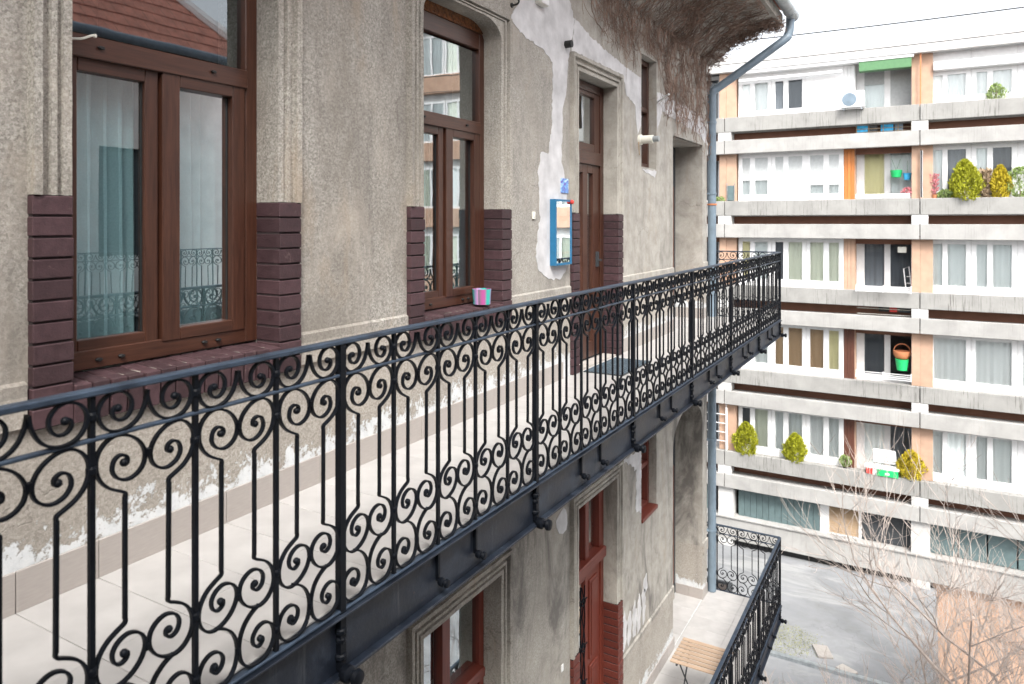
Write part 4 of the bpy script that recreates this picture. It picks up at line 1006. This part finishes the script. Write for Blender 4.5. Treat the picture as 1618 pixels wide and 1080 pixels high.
# air conditioner
ac = thing('air_conditioner', 'white air conditioner unit with round grille on the topmost ledge', 'air conditioner', (24.50, -.93, 4.985))
b = MB(); b.box(-.14, .14, -.36, .30, 0, .50); b.build('casing', M['white'], ac, bevel=.02)
b = MB(); b.lathe([(.20, -.150), (.205, -.145), (.205, -.139), (.17, -.139), (.17, -.148)], n=24, axis='x', o=(0, .06, .25)); b.build('fan_ring', M['zinc'], ac, True)
b = MB()
for r_ in (.05, .09, .13, .17): b.tube([(-.150, .06 + r_ * cos(a), .25 + r_ * sin(a)) for a in [2 * pi * i / 20 for i in range(21)]], .006, 4, False)
b.build('grille', M['zinc'], ac)
b = MB(); b.box(-.12, .20, -.30, -.26, -.06, 0); b.box(-.12, .20, .2, .24, -.06, 0); b.build('bracket', M['zinc2'], ac)
# laundry behind the second ledge
ck = thing('laundry_rack', 'rack of blue laundry in the gap under the topmost ledge', 'laundry', (24.86, -1.78, 4.20))
for y, w_, c_ in ((.58, .30, 'cyan'), (-.1, .34, 'cyan'), (-.42, .22, 'zinc'), (.28, .24, 'darkgrey')):
    b = MB(); b.box(-.01, .01, y - w_ / 2, y + w_ / 2, 0.0, .27); b.build('cloth', M[c_], ck)
b = MB(); [b.tube([(-.03, -.76, z), (-.03, .76, z)], .010, 5) for z in (.05, .15, .27)]; [b.tube([(-.03, y, 0), (-.03, y, .29)], .010, 5) for y in (-.75, -.4, 0, .4, .75)]; b.build('rack_frame', M['tan'], ck)
lz = thing('laundry_rack', 'dark clothes and red bag in the gap under the third ledge', 'laundry', (24.86, -1.9, -1.40))
for y, w_, c_ in ((.1, .3, 'seal'), (-.15, .2, 'red'), (-.45, .3, 'darkgrey')):
    b = MB(); b.box(-.02, .02, y - w_ / 2, y + w_ / 2, .12, .27); b.build('cloth', M[c_], lz)
b = MB(); b.tube([(-.03, -.62, .03), (-.03, .85, .03)], .012, 5); b.tube([(-.03, -.62, .2), (-.03, .85, .2)], .01, 5); b.build('rack_frame', M['offwhite'], lz)
def rack(label, z, yo=-1.79, mat='white'):
    rk = thing('folding_rack', label, 'rack', (24.50, yo, z), 'folding racks hung on the loggia ledges'); b = MB()
    for k_ in range(4): b.tube([(-.03 * k_, -.74, .17 - k_ * .05), (-.03 * k_, .74, .17 - k_ * .05)], .011, 5)
    b.build('rail', M[mat], rk, True); b = MB()
    for y in (-.74, 0, .74): b.tube([(.07, y, .20), (-.10, y, .0)], .013, 5)
    b.build('side_bar', M[mat], rk, True); return rk
rack('white folding rack on the ledge below the dark loggia windows with the stepladder', -.66); rack('pinkish white folding rack on the ledge below the green pot', -3.28)
# green hanging planters, box, pots
hp = thing('hanging_planter', 'bright green planter hanging in the second storey loggia', 'planter', (25.1, -2.12, 3.0))
b = MB(); b.lathe([(.13, -.16), (.17, .06), (.15, .06), (.1, -.1)], n=16); b.build('planter_pot', M['bright_green'], hp, True)
b = MB(); b.tube([(0, 0, .04), (0, .12, .4)], .006, 4); b.tube([(0, 0, .04), (0, -.12, .4)], .006, 4); b.build('hanger', M['green'], hp)
hp2 = thing('hanging_planter', 'teal planter hanging right of the bright green one', 'planter', (25.1, -2.42, 2.88))
b = MB(); b.lathe([(.09, -.12), (.12, .08), (.1, .08), (.08, -.1)], n=14); b.build('planter_pot', M['cyan'], hp2, True); b = MB(); b.tube([(0, 0, .04), (0, 0, .45)], .006, 4); b.build('hanger', M['green'], hp2)
gp = thing('plant_pot', 'green pot in the fourth storey loggia under an orange basket', 'pot', (24.98, -2.28, -3.05))
b = MB(); b.lathe([(.14, 0), (.19, .34), (.17, .34), (.12, .05)], n=18); b.build('pot_body', M['bright_green'], gp, True)
ob = thing('basket', 'round orange basket above the green pot', 'basket', (25.05, -2.28, -2.70))
b = MB(); b.lathe([(.17, 0), (.24, .12), (.24, .22), (.21, .22), (.15, .05)], n=18); b.build('basket_body', M['clay'], ob, True)
b = MB(); b.tube([(0, .22 * cos(a), .22 + .22 * sin(a)) for a in [pi * i / 12 for i in range(13)]], .014, 5); b.build('basket_handle', M['clay'], ob)
fb = MB(); fb.box(24.60, 24.80, -2.50, -1.02, 2.171, 2.32); tag(fb.build('flower_trough', M['white'], bevel=.02), 'long white flower trough on the second ledge below the loggia', 'flower trough')
bx = thing('plastic_box', 'green and white box with red corner on the lowest ledge', 'box', (24.66, -1.72, -6.26))
b = MB(); b.box(-.1, .18, -.47, .10, .0, .20); b.build('box_body', M['bright_green'], bx, bevel=.01)
b = MB(); b.box(-.105, .18, -.24, -.12, .06, .12); b.build('emblem', M['white'], bx)
b = MB(); b.box(-.1, .15, .22, .40, .02, .20); b.build('red_end', M['red'], bx, bevel=.01)
b = MB(); b.box(-.1, .16, -.50, .45, .20, .27); b.box(-.08, .18, .1, .22, 0, .2); b.build('lid', M['white'], bx, bevel=.012)
wc = thing('garden_chair', 'white plastic chair back leaning behind the green box', 'chair', (24.95, -1.80, -6.15))
b = MB(); b.box(-.03, .03, -.34, .34, .25, .62); b.box(-.03, .25, -.36, .30, .18, .24); b.v = [(x - .1 * z, y * (1 - .25 * max(0, z - .3)), z) for x, y, z in b.v]; b.build('backrest', M['white'], wc, bevel=.03)
b = MB(); b.box(.0, .05, -.33, -.28, -.2, .2); b.box(.0, .05, .25, .30, -.2, .2); b.build('leg', M['white'], wc)
ldr = thing('stepladder', 'white stepladder in the third storey loggia', 'ladder', (25.0, -2.30, -.75))
b = MB(); b.tube([(0, -.1, 0), (.15, -.02, .78), (.15, -.16, .85), (.0, -.26, 0)], .016, 5); [b.tube([(.03 + z * .15, -.10, z), (.03 + z * .15, -.26, z)], .012, 5) for z in (.15, .35, .55)]; b.build('ladder_frame', M['white'], ldr, True)
wb = thing('wall_lantern', 'cream box lamp high in the third storey loggia', 'lamp', (25.05, -2.28, .62)); b = MB(); b.box(-.1, .1, -.12, .12, -.09, .09); b.build('lamp_body', M['offwhite'], wb, bevel=.015); b = MB(); b.box(-.08, .3, -.02, .02, .09, .14); b.build('bracket', M['darkgrey'], wb)
fc = thing('folded_chair', 'grey green folded chair leaning by the peach column on the second ledge', 'chair', (24.78, 2.80, 2.18))
b = MB(); b.box(-.03, .03, -.11, .11, 0, .52); b.build('seat', M['green_sh'], fc, bevel=.02); b = MB(); b.tube([(-.04, -.12, 0), (-.04, -.12, .6)], .012, 5); b.tube([(-.04, .12, 0), (-.04, .12, .6)], .012, 5); b.build('frame', M['zinc2'], fc)
dw = thing('drying_rack', 'white drying rack by the downpipe on the lowest ledge', 'rack', (24.72, 3.10, -6.20))
b = MB()
for z in (.25, .55, .85, 1.15): b.tube([(0, -.2, z), (0, .5, z)], .015, 5)
b.tube([(0, -.2, 0), (0, -.16, 1.5)], .02, 5); b.build('rack_frame', M['white'], dw)

# ---------------------------------------------------------------- yard bits
pl = thing('planter_box', 'dark planter box on the pavement behind the lower balcony end', 'planter', (20.6, 2.45, -9.45))
b = MB(); holed(b, -.5, .5, -.55, .75, [(-.42, .42, -.47, .67)], 0, .55, lambda a, b_, d: (a, b_, d)); b.build('box_side', M['darkgrey'], pl); b = MB(); b.box(-.42, .42, -.47, .67, .05, .48); b.build('soil', M['soil'], pl)
for nm, lb, x, y, rz, sx in (('flagstone', 'larger pale flagstone lying loose on the grey pavement', 19.74, -.65, .4, .30), ('flagstone', 'smaller pale flagstone nearer the bare twigs', 19.2, -1.25, 1.1, .24)):
    me = bevel_box_mesh('slab', sx * 1.7, sx * 1.25, .06, M['stone'], .01); o = inst(me, nm, None, (x, y, -9.42), rz); o.rotation_euler[0] = .05; tag(o, lb, 'stone', 'loose stones on the pavement')
r5 = random.Random(5); b = MB()
for q in range(2600):
    a, rr = r5.uniform(0, 2 * pi), math.sqrt(r5.random()); x = 19.9 + rr * cos(a) * .75 + r5.uniform(-.2, .2); y = .45 + rr * sin(a) * 1.0 + r5.uniform(-.2, .2); h_ = r5.uniform(.008, .03); w_ = .012
    a2 = r5.uniform(0, pi); dx_, dy_ = w_ * cos(a2), w_ * sin(a2); i = len(b.v); b.v += [(x - dx_, y - dy_, -9.45), (x + dx_, y + dy_, -9.45), (x + r5.uniform(-.03, .03), y + r5.uniform(-.03, .03), -9.45 + h_)]; b.face(i, i + 1, i + 2)
tag(b.build('grass', M['moss']), 'yellow green moss and grass patch on the pavement below the railing end', 'grass', kind='stuff')
b = MB(); b.box(18.95, 19.08, -3.19, 2.6, -9.449, -9.37); tag(b.build('kerb', M['zinc2']), kind='structure')

# bare trees -----------------------------------------------------------------
def bare_tree(label, loc, H, spread, seed, stems=5, lean=(0, 0), mx=4):
    r_ = random.Random(seed); t = thing('bare_tree', label, 'tree', loc, 'leafless trees in the lower yard'); tr = MB(); tw = MB(); cnt = [0]
    def grow(p, d, L, r, lev):
        n = 5 if lev < 3 else 4; pts = [p.copy()]; q = p.copy(); dd = d.copy()
        for j in range(n):
            dd = (dd + Vector((r_.uniform(-.16, .16), r_.uniform(-.16, .16), .05 + r_.uniform(-.05, .1)))).normalized(); q = q + dd * (L / n); pts.append(q.copy())
            if lev < mx and j >= 1:
                for _ in range(1 if lev < 1 else (2 if r_.random() < .5 else 1)):
                    ax = Vector((r_.uniform(-1, 1), r_.uniform(-1, 1), r_.uniform(-.5, .5))).normalized()
                    nd = (dd + ax * r_.uniform(.5, 1.0)).normalized(); grow(q, nd, L * r_.uniform(.42, .66), max(.0045, r * .5), lev + 1)
        cnt[0] += 1
        (tr if lev <= 1 else tw).tube([tuple(v_) for v_ in pts], r, 6 if lev <= 1 else 3, False, max(.0025, r * .55))
    for s_ in range(stems):
        a = 2 * pi * s_ / stems + r_.uniform(-.4, .4); d = Vector((cos(a) * spread + lean[0], sin(a) * spread + lean[1], 1)).normalized()
        grow(Vector((cos(a) * .12, sin(a) * .12, 0)), d, H * r_.uniform(.75, 1.0), .055, 0)
        cnt[0] = 0
    tr.build('trunk', M['bark'], t, True); tag(tw.build('twigs', M['twig'], t), kind='stuff'); return t
bare_tree('tall bare tree with pale pinkish branches reaching up before the concrete block', (16.2, -3.95, -13.5), 6.0, .16, 21, 3, (-.02, .0))
bare_tree('slender bare tree at the right edge rising in front of the lower planters', (17.6, -5.4, -13.5), 6.0, .13, 8, 2, (0, .04))
bare_tree('lower bushy bare tree spreading fine twigs over the pavement edge', (15.0, -3.5, -13.5), 4.2, .40, 33, 7, (0, .12))

# roof-top wires
for lb, a, b_ in (('upper black cable crossing the white sky above the block', (15, .4, 5.14), (15, -8, 5.2)), ('lower thin cable crossing the sky just above the roof edge', (15, 1.5, 4.70), (15, -8, 4.79))):
    w_ = MB(); w_.tube([tuple(Vector(a).lerp(Vector(b_), t / 10) - Vector((0, 0, .05 * sin(pi * t / 10)))) for t in range(11)], .012 if 'upper' in lb else .008, 5); tag(w_.build('overhead_cable', M['seal']), lb, 'cable', 'cables across the sky')

# ---------------------------------------------------------------- unseen wing at the camera's back, added to shade the left wall
crw = thing('added_shade_wing', 'unseen rendered wing behind the viewpoint, added to shade the left wall', 'building', (-1.6, -4.2, -9.45))
b = MB(); b.box(-3.2, -2.7, -8.29, -.01, -9.45, 4.6); b.v = [(x + 1.6, y + 4.2, z + 9.45) for x, y, z in b.v]; b.build('wall', M['stucco_plain'], crw)
b = MB(); b.box(-2.7, -1.6, -7.2, -1.15, -.2, -.02); b.v = [(x + 1.6, y + 4.2, z + 9.45) for x, y, z in b.v]; b.build('balcony_slab', M['concrete2'], crw)
b = MB(); b.box(-6, -2.2, -8.2, -.02, 4.61, 4.72); b.v = [(x + 1.6, y + 4.2, z + 9.45) for x, y, z in b.v]; b.build('eave', M['concrete2'], crw)
# ---------------------------------------------------------------- wing opposite (stands behind the camera side; mirrored in the windows)
opp = thing('opposite_wing', 'pale rendered wing with red tiled roof across the courtyard, mirrored in the near window', 'building', (0, -8.3, -9.45))
def Q_(mb, name, mat, parent=None, **kw): mb.v = [(a, b_ + 8.3, c_ + 9.45) for a, b_, c_ in mb.v]; return mb.build(name, mat, parent or opp, **kw)
oh = []
for xc in (-2, 1.2, 4.0, 6.75): oh += [(xc, xc + 1.0, .9, 2.7), (xc, xc + 1.0, -3.3, -1.5)]
b = MB(); holed(b, -5, 9.2, -9.45, 4.3, oh, -8.3, -8.6, XZ); Q_(b, 'wall', M['render_pale'])
for (a, b_, z0, z1) in oh:
    wd = thing('window', None, None); wd.parent = opp
    b = MB(); holed(b, a, b_, z0, z1, [(a + .08, (a + b_) / 2 - .05, z0 + .08, z1 - .08), ((a + b_) / 2 + .05, b_ - .08, z0 + .08, z1 - .08)], -8.42, -8.48, XZ); Q_(b, 'frame', M['darkgrey'], wd)
    b = MB(); b.quad((a, -8.46, z0), (b_, -8.46, z0), (b_, -8.46, z1), (a, -8.46, z1)); Q_(b, 'pane', M['darkgrey'], wd)
b = MB(); b.box(-5, 9.4, -12, -11.8, -9.45, 4.1); b.box(8.9, 9.199, -12, -8.6, -9.45, 4.3); b.box(-5, 9.3, -11.8, -8.6, -9.4, -9.3); Q_(b, 'wall', M['room2'])
b = MB(); b.box(-5, 9.4, -8.3, -7.32, -.2, -.02); Q_(b, 'balcony_slab', M['concrete2']); b = MB(); b.box(-5, 9.4, -7.32, -7.28, -.25, 0); Q_(b, 'steel_beam', M['beam'])
b = MB(); b.box(-5, 9.4, -8.3, -7.32, -4.45, -4.27); Q_(b, 'balcony_slab', M['concrete2'])
ro = MB(); ex, ey, ez = 9.5, -7.6, 4.36; rz_, ry, rx = 8.05, -11.0, 6.1
ro.quad((-5, ey, ez), (ex, ey, ez), (rx, ry, rz_), (-5, ry, rz_)); i = len(ro.v); ro.v += [(ex, ey, ez), (ex, -14.2, ez), (rx, ry, rz_)]; ro.face(i, i + 1, i + 2)
ro.quad((-5, -14.2, ez), (ex, -14.2, ez), (rx, ry, rz_), (-5, ry, rz_)); Q_(ro, 'roof', M['terracotta'])
tl = MB(); rows = 17
for r_ in range(rows):
    t0, t1 = r_ / rows, (r_ + 1.12) / rows; ya, yb = ey + (ry - ey) * t0, ey + (ry - ey) * t1; za, zb_ = ez + (rz_ - ez) * t0 + .035, ez + (rz_ - ez) * t1 + .012; xm = ex + (rx - ex) * t0
    x = -5 + (r_ % 2) * .09
    while x < xm - .05:
        dz_ = random.uniform(-.006, .006); x2 = min(x + .172, xm)
        tl.quad((x, ya, za + dz_), (x2, ya, za + dz_), (x2, yb, zb_), (x, yb, zb_)); tl.quad((x, ya, za + dz_), (x2, ya, za + dz_), (x2, ya, za - .03), (x, ya, za - .03)); x += .18
tag(Q_(tl, 'roof_tiles', M['rooftile']), kind='stuff')
b = MB(); b.tube([(ex, ey, ez + .06), (rx, ry, rz_ + .08)], .11, 8); Q_(b, 'hip_ridge', M['white'], smooth=True)
b = MB(); b.tube([(-5, ey + .07, ez - .03), (ex, ey + .07, ez - .03)], .075, 10); Q_(b, 'gutter', M['zinc'], smooth=True)
orl = thing('balcony_railing', 'scrolled black railing of the wing across the courtyard, seen mirrored in the windows', 'railing', (0, 0, 0))
rail_run(orl, -3, -7.3, 0, 0, 8, 40, feet=False)
